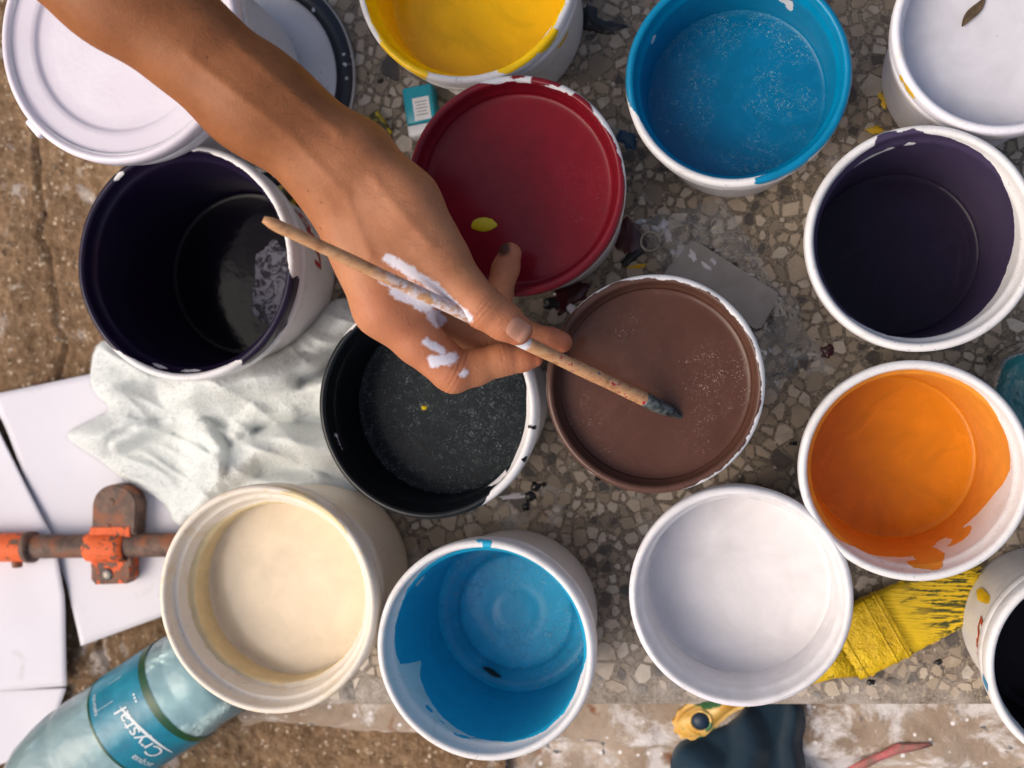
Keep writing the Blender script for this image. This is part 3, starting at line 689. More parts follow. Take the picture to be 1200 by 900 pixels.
def build_skin(vox=.0013):
    pts = np.array([j[0] for a, b in ARM for j in (a, b)] + [j[0] for ch, _ in FING.values() for j in ch])
    lo = pts.min(0) - .05; hi = pts.max(0) + .05
    lo[0] = max(lo[0], float(P(-60, -110, .28).x) - .10); hi[1] = min(hi[1], float(P(0, -190, .3).y))
    B = 16
    nb = np.ceil((hi - lo) / (vox * B)).astype(int); dims = nb * B + 1
    val = np.full(dims, 1.0, dtype=np.float32)
    cs = np.stack(np.meshgrid(*[lo[i] + (np.arange(nb[i]) + .5) * vox * B for i in range(3)], indexing='ij'), -1).astype(np.float32)
    dc = sdf(cs)
    rad = vox * B * .9 + .004
    o = np.arange(B + 1)
    for bi, bj, bk in np.ndindex(*nb):
        s_ = (slice(bi * B, bi * B + B + 1), slice(bj * B, bj * B + B + 1), slice(bk * B, bk * B + B + 1))
        if abs(dc[bi, bj, bk]) < rad:
            g = np.stack(np.meshgrid(lo[0] + (bi * B + o) * vox, lo[1] + (bj * B + o) * vox, lo[2] + (bk * B + o) * vox, indexing='ij'), -1).astype(np.float32)
            val[s_] = sdf(g)
    for bi, bj, bk in np.ndindex(*nb):
        if dc[bi, bj, bk] <= -rad:
            val[bi * B + 1:bi * B + B, bj * B + 1:bj * B + B, bk * B + 1:bk * B + B] = -1
            sub = val[bi * B:bi * B + B + 1, bj * B:bj * B + B + 1, bk * B:bk * B + B + 1]; sub[sub == 1.0] = -1
    ins = val < 0
    c = sum(ins[i:dims[0] - 1 + i, j:dims[1] - 1 + j, k:dims[2] - 1 + k].astype(np.int8) for i in (0, 1) for j in (0, 1) for k in (0, 1))
    act = (c > 0) & (c < 8)
    idx = -np.ones(act.shape, dtype=np.int64); ids = np.argwhere(act); idx[act] = np.arange(len(ids))
    acc = np.zeros((len(ids), 3)); cnt = np.zeros(len(ids))
    corner = [(i, j, k) for i in (0, 1) for j in (0, 1) for k in (0, 1)]
    for a in corner:
        for ax in range(3):
            if a[ax]: continue
            b = list(a); b[ax] = 1
            va = val[ids[:, 0] + a[0], ids[:, 1] + a[1], ids[:, 2] + a[2]]; vb = val[ids[:, 0] + b[0], ids[:, 1] + b[1], ids[:, 2] + b[2]]
            m = (va < 0) != (vb < 0); t = np.where(m, va / np.where(m, va - vb, 1), 0)
            pp = np.tile(np.array(a, dtype=float), (len(ids), 1)); pp[:, ax] = t
            acc[m] += pp[m]; cnt[m] += 1
    V = lo + (ids + acc / cnt[:, None]) * vox
    F = []
    for ax in range(3):
        o1, o2 = (ax + 1) % 3, (ax + 2) % 3
        sl0 = [slice(None)] * 3; sl1 = [slice(None)] * 3; sl0[ax] = slice(0, -1); sl1[ax] = slice(1, None)
        i0 = ins[tuple(sl0)]; i1 = ins[tuple(sl1)]
        e = np.argwhere(i0 != i1)
        ok = (e[:, o1] > 0) & (e[:, o2] > 0) & (e[:, o1] < dims[o1] - 1) & (e[:, o2] < dims[o2] - 1); e = e[ok]
        fl = i0[tuple(e.T)]
        q = []
        for d1, d2 in ((-1, -1), (0, -1), (0, 0), (-1, 0)):
            p = e.copy(); p[:, o1] += d1; p[:, o2] += d2; q.append(idx[p[:, 0], p[:, 1], p[:, 2]])
        q = np.stack(q, 1); q[~fl] = q[~fl][:, ::-1]
        F.append(q[(q >= 0).all(1)])
    F = np.concatenate(F)
    # pull the vertices onto the surface
    V = V.astype(np.float32); h = .0005
    for _ in range(2):
        d = sdf(V); g = np.stack([sdf(V + np.eye(3, dtype=np.float32)[i] * h) - d for i in range(3)], 1) / h
        n2 = (g * g).sum(1) + 1e-6
        V = V - (np.clip(d, -.002, .002) / n2)[:, None] * g
    return V, F
def skin_material():
    t = NT('skin'); co = t.co()
    a = t.attr('tone'); pk = t.attr('blush')
    n = t.noise(co, 38, 5, .6); f = t.noise(co, 480, 4, .65)
    arm = t.mix(t.rng(n, .3, .7), srgb(136, 82, 48), srgb(156, 98, 60)); hand = t.mix(t.rng(n, .3, .7), srgb(170, 110, 76), srgb(188, 128, 92))
    c = t.mix(a, arm, hand)
    c = t.mix(t.math('MULTIPLY', pk, .75), c, srgb(188, 104, 76))
    c = t.mix(t.math('MULTIPLY', t.rng(f, .55, .75), .22), c, srgb(120, 70, 44))
    c = t.mix(t.math('MULTIPLY', t.rng(t.voro(co, 60), .07, .04), .6), c, srgb(98, 56, 36))
    c = t.mix(t.math('MULTIPLY', t.rng(t.math('ADD', t.attr('smudge'), t.math('MULTIPLY', t.math('SUBTRACT', t.noise(co, 260, 3), .5), 5.0)), -2.0, 2.0), .85), c, srgb(34, 24, 22))
    p = t.attr('smear')
    s = t.math('ADD', p, t.math('MULTIPLY', t.math('SUBTRACT', t.noise(co, 210, 5, .7), .5), 13.0))
    m = t.rng(s, -1.6, 2.0)
    c = t.mix(m, c, srgb(222, 218, 228))
    t.set(col=c, rough=t.rng(m, 0, 1, .54, .4), spec=.32, sss=t.rng(m, 0, 1, .12, .02))
    t.b.inputs['Subsurface Radius'].default_value = (1, .35, .2); t.b.inputs['Subsurface Scale'].default_value = .003
    t.bump(t.voro(co, 800), .0002, .5); t.bump(f, .0002, .5); t.bump(t.noise(co, 90, 3, .6, 1.2), .0010, .35); t.bump(m, .0002, .8)
    return t.m
def seg2(px, py, x0, y0, x1, y1):
    dx, dy = x1 - x0, y1 - y0; h = np.clip(((px - x0) * dx + (py - y0) * dy) / (dx * dx + dy * dy + 1e-6), 0, 1)
    return np.hypot(px - x0 - h * dx, py - y0 - h * dy)
SV, SF = build_skin()
Qi = np.array(Q.inverted().to_matrix())
cc_ = (SV - np.array(CAM)) @ Qi.T
pxs = 600 + FPX * cc_[:, 0] / -cc_[:, 2]; pys = 450 - FPX * cc_[:, 1] / -cc_[:, 2]
person = thing('person', 'bare right arm and hand reaching in from the upper left, holding a brush', 'person', tuple(P(400, 192, .2)))
SVl = SV - np.array(person.location)
skin = mesh('hand_and_forearm', SVl, SF, skin_material(), person)
fattr(skin, 'tone', np.clip((pxs + pys - 470) / 260, 0, 1))  # forearm-to-hand ramp: skin colour, with part of the lighting painted in
bl = np.zeros(len(SV))
for nm, (ch, k) in FING.items():
    for j, wgt in ((len(ch) - 1, .9), (len(ch) - 2, .5), (2, .45)):
        bl = np.maximum(bl, wgt * np.exp(-(np.linalg.norm(SV - ch[j][0], axis=1) / .016) ** 2))
bl = np.maximum(bl, .45 * np.exp(-(seg2(pxs, pys, 440, 360, 530, 440) / 26) ** 2))
fattr(skin, 'blush', bl)
sm = np.full(len(SV), -30.0)
for x0, y0, x1, y1, wd in ((455, 303, 500, 330, 6), (500, 330, 548, 373, 6), (450, 328, 470, 340, 5), (464, 342, 500, 360, 7), (480, 335, 520, 358, 6), (508, 370, 514, 376, 8), (500, 401, 518, 411, 5), (508, 423, 530, 420, 7), (542, 438, 544, 436, 4)):
    sm = np.maximum(sm, wd - seg2(pxs, pys, x0, y0, x1, y1))
sm[SV[:, 2] < .172] = -30
fattr(skin, 'smear', sm)
fattr(skin, 'smudge', np.where(SV[:, 2] < .165, 7.5 - np.hypot(pxs - 590, (pys - 291) * .8), -20))
def ray_skin(px, py, z0=.26):
    p = np.array(P(px, py, z0), dtype=np.float32); d = p - np.array(CAM, dtype=np.float32); d /= np.linalg.norm(d)
    for _ in range(60):
        s_ = float(sdf(p[None])[0])
        if s_ < 1e-4: return p
        p = p + d * s_ * .9
    return p
def nail():
    ax = np.array([39, 27.0]); ax /= np.linalg.norm(ax); pr = np.array([-ax[1], ax[0]])
    C0 = np.array([607.5, 386.5]); K, n = 8, 40; V = []; F = []
    for k in range(K + 1):
        q = k / K
        for i in range(n):
            a = 2 * math.pi * i / n; ca, sa = math.cos(a), math.sin(a); e = .62
            x = math.copysign(abs(ca) ** e, ca) * (13.5 if ca > 0 else 14.5) * max(q, .02); y = math.copysign(abs(sa) ** e, sa) * 13.2 * max(q, .02)
            p = ray_skin(*(C0 + ax * x + pr * y))
            V.append((p, q, x))
    PP = np.array([v[0] for v in V], dtype=np.float32); d0 = sdf(PP)
    G = np.stack([sdf(PP + np.eye(3, dtype=np.float32)[k] * .0006) - d0 for k in range(3)], 1); G /= np.linalg.norm(G, axis=1)[:, None] + 1e-9
    L = np.array(person.location); out = []
    for (p, q, x), g in zip(V, G):
        lift = .00030 * (1 - q ** 6) - (.00022 * q ** 6 if x < 8 else -.00010)
        out.append(p + g * lift - L)
    for k in range(K):
        for i in range(n): F.append((k * n + i, k * n + (i + 1) % n, (k + 1) * n + (i + 1) % n, (k + 1) * n + i))
    t = NT('nail'); co = t.co(); t.set(col=t.mix(t.noise(co, 120), srgb(188, 130, 104), srgb(202, 148, 124)), rough=.34, spec=.45)
    mesh('thumbnail', out, F, t.m, person)
nail()
def hairs():
    V = []; F = []; r2 = random.Random(3)
    cand = np.where((pxs > -20) & (pxs < 560) & (SV[:, 2] > .19) & (pxs + pys < 860))[0]
    ii = np.array([int(cand[r2.randrange(len(cand))]) for _ in range(2600)])
    side = (pxs[ii] - 168) * .65 - (pys[ii] + 9) * .76
    ii = ii[side > np.array([r2.uniform(-40, 60) for _ in ii])]
    PP = SV[ii]; d0 = sdf(PP)
    G = np.stack([sdf(PP + np.eye(3, dtype=np.float32)[k] * .0006) - d0 for k in range(3)], 1); G /= np.linalg.norm(G, axis=1)[:, None] + 1e-9
    t0 = np.array(P(480, 210, .22) - P(300, 60, .24)); pl = np.array(person.location)
    for p, g in zip(PP, G):
        if g[2] < -.1: continue
        t = t0 + np.array([r2.uniform(.0, .09), r2.uniform(-.02, .10), 0]); t = t - g * (t @ g); t /= np.linalg.norm(t)
        L = r2.uniform(.004, .010); b = np.cross(g, t); wd = .00005; n = len(V); bend = r2.uniform(-1, 1)
        for k in range(4):
            u = k / 3; q = p + t * L * u + g * (.0010 * math.sin(u * 2.6)) - pl + b * (.0012 * u * u * bend)
            V += [q - b * wd * (1 - u * .8), q + b * wd * (1 - u * .8)]
        for k in range(3): F.append((n + 2 * k, n + 2 * k + 1, n + 2 * k + 3, n + 2 * k + 2))
    o = mesh('arm_hair', V, F, plain('arm_hair', srgb(38, 24, 18), .5), person); o['kind'] = 'stuff'
hairs()

# ------------------------------------------------------------------ the paint brush in the hand
def brush():
    T = P(800, 489, .114); E = P(309, 257, .285); d = (E - T); L = d.length; d.normalize()
    root = thing('paint_brush', 'thin wooden paint brush held in the hand, tip in the brown paint', 'brush', T)
    t = NT('brush_wood'); co = t.co()
    mp = t.new('ShaderNodeMapping'); t.ln(co, mp.inputs[0]); mp.inputs['Rotation'].default_value = (0, 0, math.atan2(-d.y, d.x)); mp.inputs['Scale'].default_value = (1, 6, 6)
    n = t.noise(mp.outputs[0], 40, 5, .65); c = t.mix(t.rng(n, .3, .7), srgb(176, 122, 82), srgb(208, 164, 122))
    c = t.mix(t.math('MULTIPLY', t.rng(t.noise(co, 70, 4), .54, .66), .7), c, srgb(132, 78, 44))
    k = t.attr('run')     # 0 at the tip, 1 at the end
    sp = t.math('MULTIPLY', t.rng(t.noise(co, 230, 3, .6), .60, .64), t.rng(k, .42, .30))
    c = t.mix(sp, c, srgb(166, 44, 66))
    sp = t.math('MULTIPLY', t.rng(t.noise(co, 320, 2, .6, .4), .66, .69), t.rng(k, .42, .30)); c = t.mix(sp, c, srgb(50, 60, 110))
    wn_ = t.math('ADD', k, t.math('MULTIPLY', t.math('SUBTRACT', t.noise(co, 160, 3), .5), .03))
    ring = t.math('MULTIPLY', t.rng(wn_, .412, .418), t.rng(wn_, .452, .446)); c = t.mix(ring, c, srgb(214, 214, 222))
    sm_ = t.math('MULTIPLY', t.math('MULTIPLY', t.rng(wn_, .55, .56), t.rng(wn_, .78, .70)), t.rng(t.noise(co, 170, 4, .7), .42, .56)); c = t.mix(t.math('MULTIPLY', sm_, .8), c, srgb(216, 212, 222))
    t.set(col=c, rough=.55, spec=.35); t.bump(n, .0004)
    N = 60; pts = []; rads = []; run = []
    s0 = .030
    for i in range(N + 1):
        u = i / N; s_ = s0 + (L - s0) * u
        pts.append(d * s_ + Vector((0, 0, .0006 * math.sin(u * 9)))); r = .0047 - .0011 * u + .00012 * math.sin(u * 41)
        if i == N: r *= .55
        if i == N - 1: r *= .9
        rads.append(r); run += [s_ / L] * 14
    V, F = tube(pts, rads, 14); o = mesh('handle', V, F, t.m, root); fattr(o, 'run', run)
    bt = NT('wet_bristles'); co = bt.co(); bt.set(col=bt.mix(bt.rng(bt.noise(co, 260, 3), .4, .6), srgb(44, 46, 46), srgb(92, 98, 98)), rough=.3); 
    pts = []; rads = []
    for i in range(13):
        u = i / 12; pts.append(d * (s0 + .004 - (s0 + .007) * u)); rads.append((.0046 + .0006 * math.sin(u * 3.14)) * (1 - u ** 2.2) + .0004)
    V, F = tube(pts, rads, 16)
    V = [v + Vector((0, 0, 0)) + v.normalized() * .0002 * mnoise.noise(v * 900) for v in V]
    bo = mesh('bristles', V, F, bt.m, root)
    V = []; F = []; rr = random.Random(5)
    side = d.cross(Vector((0, 0, 1))).normalized(); up = side.cross(d)
    for i in range(90):
        a = rr.uniform(0, 6.28); o0 = (side * math.cos(a) + up * math.sin(a)); p0 = d * (s0 * .9) + o0 * .0046; p1 = o0 * rr.uniform(.0003, .0022) + d * rr.uniform(-.003, .006)
        pm = (p0 + p1) / 2 + o0 * .0012; wv = o0.cross(d) * .00022; n = len(V)
        V += [p0 - wv, p0 + wv, pm - wv, pm + wv, p1]; F += [(n, n + 1, n + 3, n + 2), (n + 2, n + 3, n + 4)]
    mesh('loose_bristles', V, F, bt.m, bo)
brush()


# ------------------------------------------------------------------ paper sheets, towel and other cloth
def loft_sheet(name, left, right, z, label, nu=24, nv=30, curl=.002):
    def at(poly, t):
        k = min(int(t * (len(poly) - 1)), len(poly) - 2); f = t * (len(poly) - 1) - k
        return poly[k][0] + (poly[k + 1][0] - poly[k][0]) * f, poly[k][1] + (poly[k + 1][1] - poly[k][1]) * f
    V = []; F = []; sd = random.uniform(0, 50)
    for j in range(nv + 1):
        a, b = at(left, j / nv), at(right, j / nv)
        for i in range(nu + 1):
            u = i / nu; x, y = a[0] + (b[0] - a[0]) * u, a[1] + (b[1] - a[1]) * u
            h = curl * (.6 * mnoise.noise(Vector((x * .012, y * .012, sd))) + 1.3 * max(0, u - .8) * 3 * (1 + .5 * math.sin(y * .03)))
            V.append(P(x, y, z + h))
    for j in range(nv):
        for i in range(nu): k = j * (nu + 1) + i; F.append((k, k + nu + 1, k + nu + 2, k + 1))
    t = NT('paper'); co = t.co(); t.set(col=t.mix(t.rng(t.noise(co, 7, 4), .3, .7), srgb(214, 211, 219), srgb(222, 219, 227)), rough=.75, spec=.2); t.bump(t.noise(co, 18, 3), .0012, .4); ps = t.math('MULTIPLY', t.rng(t.noise(co, 34, 6, .7, .6), .60, .70), .3); pc_ = t.b.inputs['Base Color'].links[0].from_socket; t.set(col=t.mix(ps, pc_, srgb(176, 168, 160)))
    o = mesh(name, V, F, t.m); o.modifiers.new('s', 'SOLIDIFY').thickness = .0003
    return tag(o, label, 'paper', 'white paper sheets on the ground')
loft_sheet('paper_sheet', [(-12, 463), (8, 505), (40, 590), (78, 685), (95, 757)], [(232, 412), (232, 500), (232, 590), (235, 660), (235, 706)], -.0245, 'white sheet of paper half under the towel and the rusty clamp')
loft_sheet('paper_sheet', [(-90, 440), (-90, 560), (-90, 660), (-90, 740), (-90, 816)], [(-6, 496), (30, 568), (64, 634), (76, 700), (78, 804)], -.0215, 'white sheet of paper cut off by the left frame edge, under the pipe coupling')
loft_sheet('paper_sheet', [(-90, 812), (-90, 850), (-90, 890), (-90, 930)], [(78, 806), (70, 828), (58, 850), (30, 885)], -.0265, 'white scrap of paper behind the water bottle at the left frame edge')

def pdist(x, y, poly):
    """signed distance to a polygon in pixels, positive inside, with the nearest border point"""
    best = 1e9; bp = None; ins = False; n = len(poly)
    for i in range(n):
        x0, y0 = poly[i]; x1, y1 = poly[(i + 1) % n]; dx, dy = x1 - x0, y1 - y0
        h = max(0, min(1, ((x - x0) * dx + (y - y0) * dy) / (dx * dx + dy * dy))); qx, qy = x0 + h * dx, y0 + h * dy
        d = math.hypot(x - qx, y - qy)
        if d < best: best = d; bp = (qx, qy)
        if (y0 > y) != (y1 > y) and x < (x1 - x0) * (y - y0) / (y1 - y0) + x0: ins = not ins
    return (best if ins else -best), bp
def sdpoly(x, y, pl):
    return min(math.hypot(x - (a[0] + (b[0] - a[0]) * h), y - (a[1] + (b[1] - a[1]) * h)) for a, b in zip(pl, pl[1:])
               for h in [max(0, min(1, ((x - a[0]) * (b[0] - a[0]) + (y - a[1]) * (b[1] - a[1])) / ((b[0] - a[0]) ** 2 + (b[1] - a[1]) ** 2 + 1e-9)))])
def cloth(name, poly, basez, ridges, step, mat, thick=.004, edge=12, rough_amp=.0008, rough_f=.25, fold=0.0):
    for _ in range(2):
        poly = [q for a, b in zip(poly, poly[1:] + poly[:1]) for q in ((a[0] * .75 + b[0] * .25, a[1] * .75 + b[1] * .25), (a[0] * .25 + b[0] * .75, a[1] * .25 + b[1] * .75))]
    xs_ = [p[0] for p in poly]; ys_ = [p[1] for p in poly]
    x0, x1, y0, y1 = min(xs_) - step, max(xs_) + step, min(ys_) - step, max(ys_) + step
    nx_, ny_ = int((x1 - x0) / step) + 1, int((y1 - y0) / step) + 1
    idx = {}; V = []; F = []
    for j in range(ny_ + 1):
        for i in range(nx_ + 1):
            x, y = x0 + i * step, y0 + j * step
            d, bp = pdist(x, y, poly)
            if d < -step * 1.5: continue
            if d < 0: x, y = bp; d = 0
            e = min(1, d / edge); e = math.sqrt(max(0, 1 - (1 - e) ** 2))
            h = thick
            wx = x + 7 * mnoise.noise(Vector((x * .02, y * .02, 1.3))); wy = y + 7 * mnoise.noise(Vector((x * .02, y * .02, 9.1)))
            for pl, wd, hh in ridges:
                q = sdpoly(wx, wy, pl) / wd
                if q < 2.5: h += hh * math.exp(-q * q * 1.2) if hh < 0 else hh * max(0, 1 - q * q * .42) ** 1.5
            if fold:
                fx, fy = wx * .93 + wy * .37, -wx * .37 + wy * .93
                h += fold * ((1 - min(1, 2.2 * abs(mnoise.noise(Vector((fx * .005, fy * .022, 2.2)))))) ** 2 + .5 * (1 - min(1, 2.2 * abs(mnoise.noise(Vector((fx * .010, fy * .045, 6.2)))))) ** 2)
            h += .0010 * mnoise.fractal(Vector((x * .018, y * .018, 4)), 1, 2, 3)
            h += rough_amp * (mnoise.noise(Vector((x * rough_f, y * rough_f, 0))) + .8 * mnoise.noise(Vector((x * rough_f * 2.3, y * rough_f * 2.3, 5))))
            idx[i, j] = len(V); V.append(P(x, y, basez(x, y) + max(.0004, h) * e))
    for (i, j), a in idx.items():
        q = [idx.get(k) for k in ((i, j), (i, j + 1), (i + 1, j + 1), (i + 1, j))]
        if None not in q: F.append(q)
    return mesh(name, V, F, mat)
def slab_or_ground(x, y, lo=-.0225, hi=.001):
    e = 192 + (y - 60) / 766 * 72
    return lo + (hi - lo) / (1 + math.exp(-(x - e + 14) / 5))
tw = NT('terry_cloth'); co = tw.co()
n1 = tw.noise(co, 900, 3, .7); n2 = tw.noise(co, 330, 4, .7)
tw.set(col=tw.mix(tw.rng(n2, .3, .7), srgb(208, 213, 211), srgb(219, 222, 221)), rough=.95, spec=.1, sheen=.3)
tw.bump(n2, .0009, .6); tw.bump(n1, .0003, .6)
towel = cloth('towel', [(112, 396), (150, 404), (215, 424), (290, 420), (340, 392), (378, 358), (406, 346), (432, 372), (450, 420), (462, 480), (440, 540), (424, 585), (380, 592), (318, 580), (262, 590), (226, 612), (205, 618), (196, 590), (150, 566), (118, 540), (80, 516), (78, 506), (110, 492), (132, 480), (112, 462), (104, 446)],
      slab_or_ground, [([(425, 366), (392, 384), (352, 416), (300, 436), (215, 446)], 22, .036), ([(446, 500), (410, 462), (370, 448), (320, 452), (250, 462), (180, 474), (110, 503)], 24, .036),
      ([(256, 552), (258, 524), (236, 502), (204, 496), (165, 508), (140, 520)], 8, .014), ([(450, 565), (400, 530), (350, 520), (300, 528), (262, 556), (215, 606)], 17, .026), ([(180, 416), (150, 436), (124, 462)], 13, .008), ([(420, 590), (370, 566), (300, 572)], 10, .012),
      ([(340, 486), (300, 486), (275, 500)], 9, .008), ([(352, 444), (388, 432), (430, 430)], 10, -.024), ([(420, 505), (360, 490), (300, 505)], 7, -.010)], 2.0, tw.m, thick=.009, edge=26, rough_amp=.0005, fold=.0055)
tag(towel, 'crumpled white terry towel between the dark violet, black and cream buckets', 'towel')
# loose pile loops of the towel
V = []; F = []; rr = random.Random(11); me = towel.data
nv_ = len(me.vertices); me.calc_loop_triangles()
for _ in range(30000):
    v = me.vertices[rr.randrange(nv_)]; n = v.normal
    if n.z < 0: n = -n
    p = v.co + Vector((rr.uniform(-.0008, .0008), rr.uniform(-.0008, .0008), 0)); d = (n + Vector((rr.uniform(-.9, .9), rr.uniform(-.9, .9), rr.uniform(-.3, .5)))).normalized() * rr.uniform(.0008, .0020)
    s_ = d.cross(Vector((rr.uniform(-1, 1), rr.uniform(-1, 1), .3))).normalized() * .00013; k = len(V)
    V += [p - s_, p + s_, p + d + s_ * .6, p + d - s_ * .6]; F.append((k, k + 1, k + 2, k + 3))
o = mesh('pile', V, F, tw.m, towel); o['kind'] = 'stuff'

# ------------------------------------------------------------------ rusty pipe with clamp and coupling
def rust(name, orange=.5):
    t = NT(name); co = t.co(); n = t.noise(co, 90, 5, .65); f = t.noise(co, 420, 4, .7)
    c = t.mix(t.rng(n, .35, .65), srgb(74, 58, 52), srgb(118, 92, 78)); c = t.mix(t.rng(t.noise(co, 55, 4), .5, .65), c, srgb(136, 84, 58))
    o_ = t.mix(t.rng(f, .3, .7), srgb(206, 84, 34), srgb(232, 108, 56))
    m = t.rng(t.math('ADD', t.noise(co, 130, 4, .6), t.math('MULTIPLY', f, .15)), .86 - orange * .5, .89 - orange * .5)
    t.set(col=t.mix(m, c, o_), rough=.62, spec=.35); t.bump(f, .0006, .8); t.bump(m, .0003); return t.m
M_rust = rust('rusty_steel', 0); M_rustp = rust('orange_painted_steel', .76); M_rusth = rust('half_painted_steel', .52)
def pipe():
    zc = -.0105; a, b = P(-70, 642, zc), P(234, 638, zc); r = 14 / ppm(P(120, 640, zc))
    root = thing('steel_pipe', 'rusty steel pipe lying across the white paper, its clamps flaking orange', 'pipe', P(135, 640, -.0215))
    L = root.location; d = (b - a).normalized(); s_ = Vector((-d.y, d.x, 0))
    n = 30
    V, F = tube([a + (b - a) * i / n - L for i in range(n + 1)], [r * (1 + .01 * math.sin(i * 7)) for i in range(n + 1)], 24); mesh('tube', V, F, M_rust, root)
    # coupling sleeve at the left
    c0, c1 = P(-70, 642, zc), P(38, 641, zc); rs = r * 1.24
    V, F = tube([c0 - L, c1 - (c1 - c0) * .06 - L, c1 - (c1 - c0) * .02 - L, c1 - L], [rs, rs, rs * 1.0, rs * .95], 24); sl_ = mesh('sleeve', V, F, M_rustp, root)
    V, F = tube([c1 - (c1 - c0) * .05 - L, c1 + (c1 - c0) * .015 - L], [rs * 1.07, rs * 1.07], 24); mesh('sleeve_ring', V, F, M_rust, sl_)
    q = P(20, 657, zc - .001); V, F = tube([q - L - s_ * -.002, q - L + s_ * -.006], [.0052, .0045], 8); mesh('bolt', V, F, M_rust, sl_)
    # saddle clamp: rounded plate, strap over the pipe and lower tab
    cx = P(132, 640, -.004); k = ppm(cx)
    def plate(name, pts, z0, z1, mat, par, bev=.0012):
        bm = bmesh.new(); bot = [bm.verts.new((x, y, z0)) for x, y in pts]; f = bm.faces.new(bot)
        r_ = bmesh.ops.extrude_face_region(bm, geom=[f]); vs_ = [v for v in r_['geom'] if isinstance(v, bmesh.types.BMVert)]
        for v in vs_: v.co.z = z1
        bmesh.ops.bevel(bm, geom=[e for e in bm.edges if all(v.co.z > z1 - 1e-6 for v in e.verts)], offset=bev, segments=2, affect='EDGES')
        return bm_obj(name, bm, mat, par, smooth=False)
    def wp(px, py, z): v = P(px, py, z) - L; return (v.x, v.y)
    zt = -.0045
    up_ = [wp(107, 627, zt), wp(158, 627, zt), wp(160, 592, zt)] + [wp(134 + 25.5 * math.cos(R_(a)), 592 - 24 * math.sin(R_(a)), zt) for a in range(15, 180, 15)] + [wp(108, 592, zt)]
    cl = plate('clamp_plate', up_, -.0215 - L.z - .0, zt - L.z, M_rust, root)
    lo_ = [wp(104, 655, zt), wp(150, 655, zt), wp(151, 678, zt), wp(146, 685, zt), wp(109, 686, zt), wp(104, 680, zt)]
    tb = plate('clamp_tab', lo_, -.0215 - L.z, -.0075 - L.z, M_rusth, root)
    # strap: half ring over the pipe
    V = []; F = []; ys_ = []
    A = P(104, 641, zc) - L; Bp = P(150, 641, zc) - L; m = 20
    for e_, (q, w0) in enumerate(((A, 0), (A + (Bp - A) * .22, 0), (A + (Bp - A) * .8, 0), (Bp, 0))):
        rr_ = r + (.0016 if e_ in (0, 3) else .0026)
        for i in range(m + 1):
            th = math.pi * i / m; V.append(q + s_ * math.cos(th) * rr_ * 1.05 + Vector((0, 0, math.sin(th) * rr_)))
    for e_ in range(3):
        for i in range(m): k0 = e_ * (m + 1) + i; F.append((k0, k0 + 1, k0 + m + 2, k0 + m + 1))
    o = mesh('clamp_strap', V, F, M_rustp, root); o.modifiers.new('s', 'SOLIDIFY').thickness = .0014
    for px, py, zz, rp, par in ((131, 588, zt, 4.5, cl), (127, 617, zt, 4, cl), (126, 673, -.0072, 8, tb)):
        c = P(px, py, zz) - L; rr_ = rp / 1490
        V, F = lathe([(.0002, .0016 if rp > 6 else .0004), (rr_ * .6, .0014 if rp > 6 else .0003), (rr_, .0004), (rr_ * 1.02, -.001)], 16)
        o = mesh('bolt' if rp > 6 else 'rivet', [(x + c.x, y + c.y, z + c.z) for x, y, z in V], F, plain('worn_steel', srgb(124, 118, 112), .4, .3, 300, metal=.6) if rp > 6 else M_rust, par)
    # lip of orange above and below the strap
    for ya, yb, par in ((618, 629, cl), (654, 664, tb)):
        pts = [wp(106, ya, zt), wp(152, ya - 1, zt), wp(153, yb, zt), (wp(104, yb, zt))]
        plate('strap_flange', pts, -.012 - L.z, (zt + .0009 if ya < 640 else -.0066) - L.z, M_rusth if ya > 640 else M_rustp, par, .0006)
pipe()

# ------------------------------------------------------------------ plastic water bottle
def thin_plastic(name, tint, gloss_rough=.08, body=.12, bodycol=None, bscale=30, bamp=.002, fior=1.5):
    m = bpy.data.materials.new(name); m.use_nodes = True; nt = m.node_tree; n = nt.nodes; l = nt.links
    n.remove(n['Principled BSDF']); out = n['Material Output']
    tr = n.new('ShaderNodeBsdfTransparent'); tr.inputs[0].default_value = tint
    gl = n.new('ShaderNodeBsdfGlossy'); gl.inputs['Roughness'].default_value = gloss_rough
    df = n.new('ShaderNodeBsdfPrincipled'); df.inputs['Base Color'].default_value = bodycol or tint; df.inputs['Roughness'].default_value = .3
    fr = n.new('ShaderNodeFresnel'); fr.inputs[0].default_value = fior
    tc = n.new('ShaderNodeTexCoord'); nz = n.new('ShaderNodeTexNoise'); nz.inputs['Scale'].default_value = bscale; nz.inputs['Detail'].default_value = 4; l.new(tc.outputs['Object'], nz.inputs['Vector'])
    bp = n.new('ShaderNodeBump'); bp.inputs['Distance'].default_value = bamp; l.new(nz.outputs['Fac'], bp.inputs['Height'])
    for q in (gl, fr, df): l.new(bp.outputs[0], q.inputs['Normal'])
    m1 = n.new('ShaderNodeMixShader'); m1.inputs[0].default_value = body; l.new(tr.outputs[0], m1.inputs[1]); l.new(df.outputs[0], m1.inputs[2])
    m2 = n.new('ShaderNodeMixShader'); l.new(fr.outputs[0], m2.inputs[0]); l.new(m1.outputs[0], m2.inputs[1]); l.new(gl.outputs[0], m2.inputs[2])
    l.new(m2.outputs[0], out.inputs[0]); return m
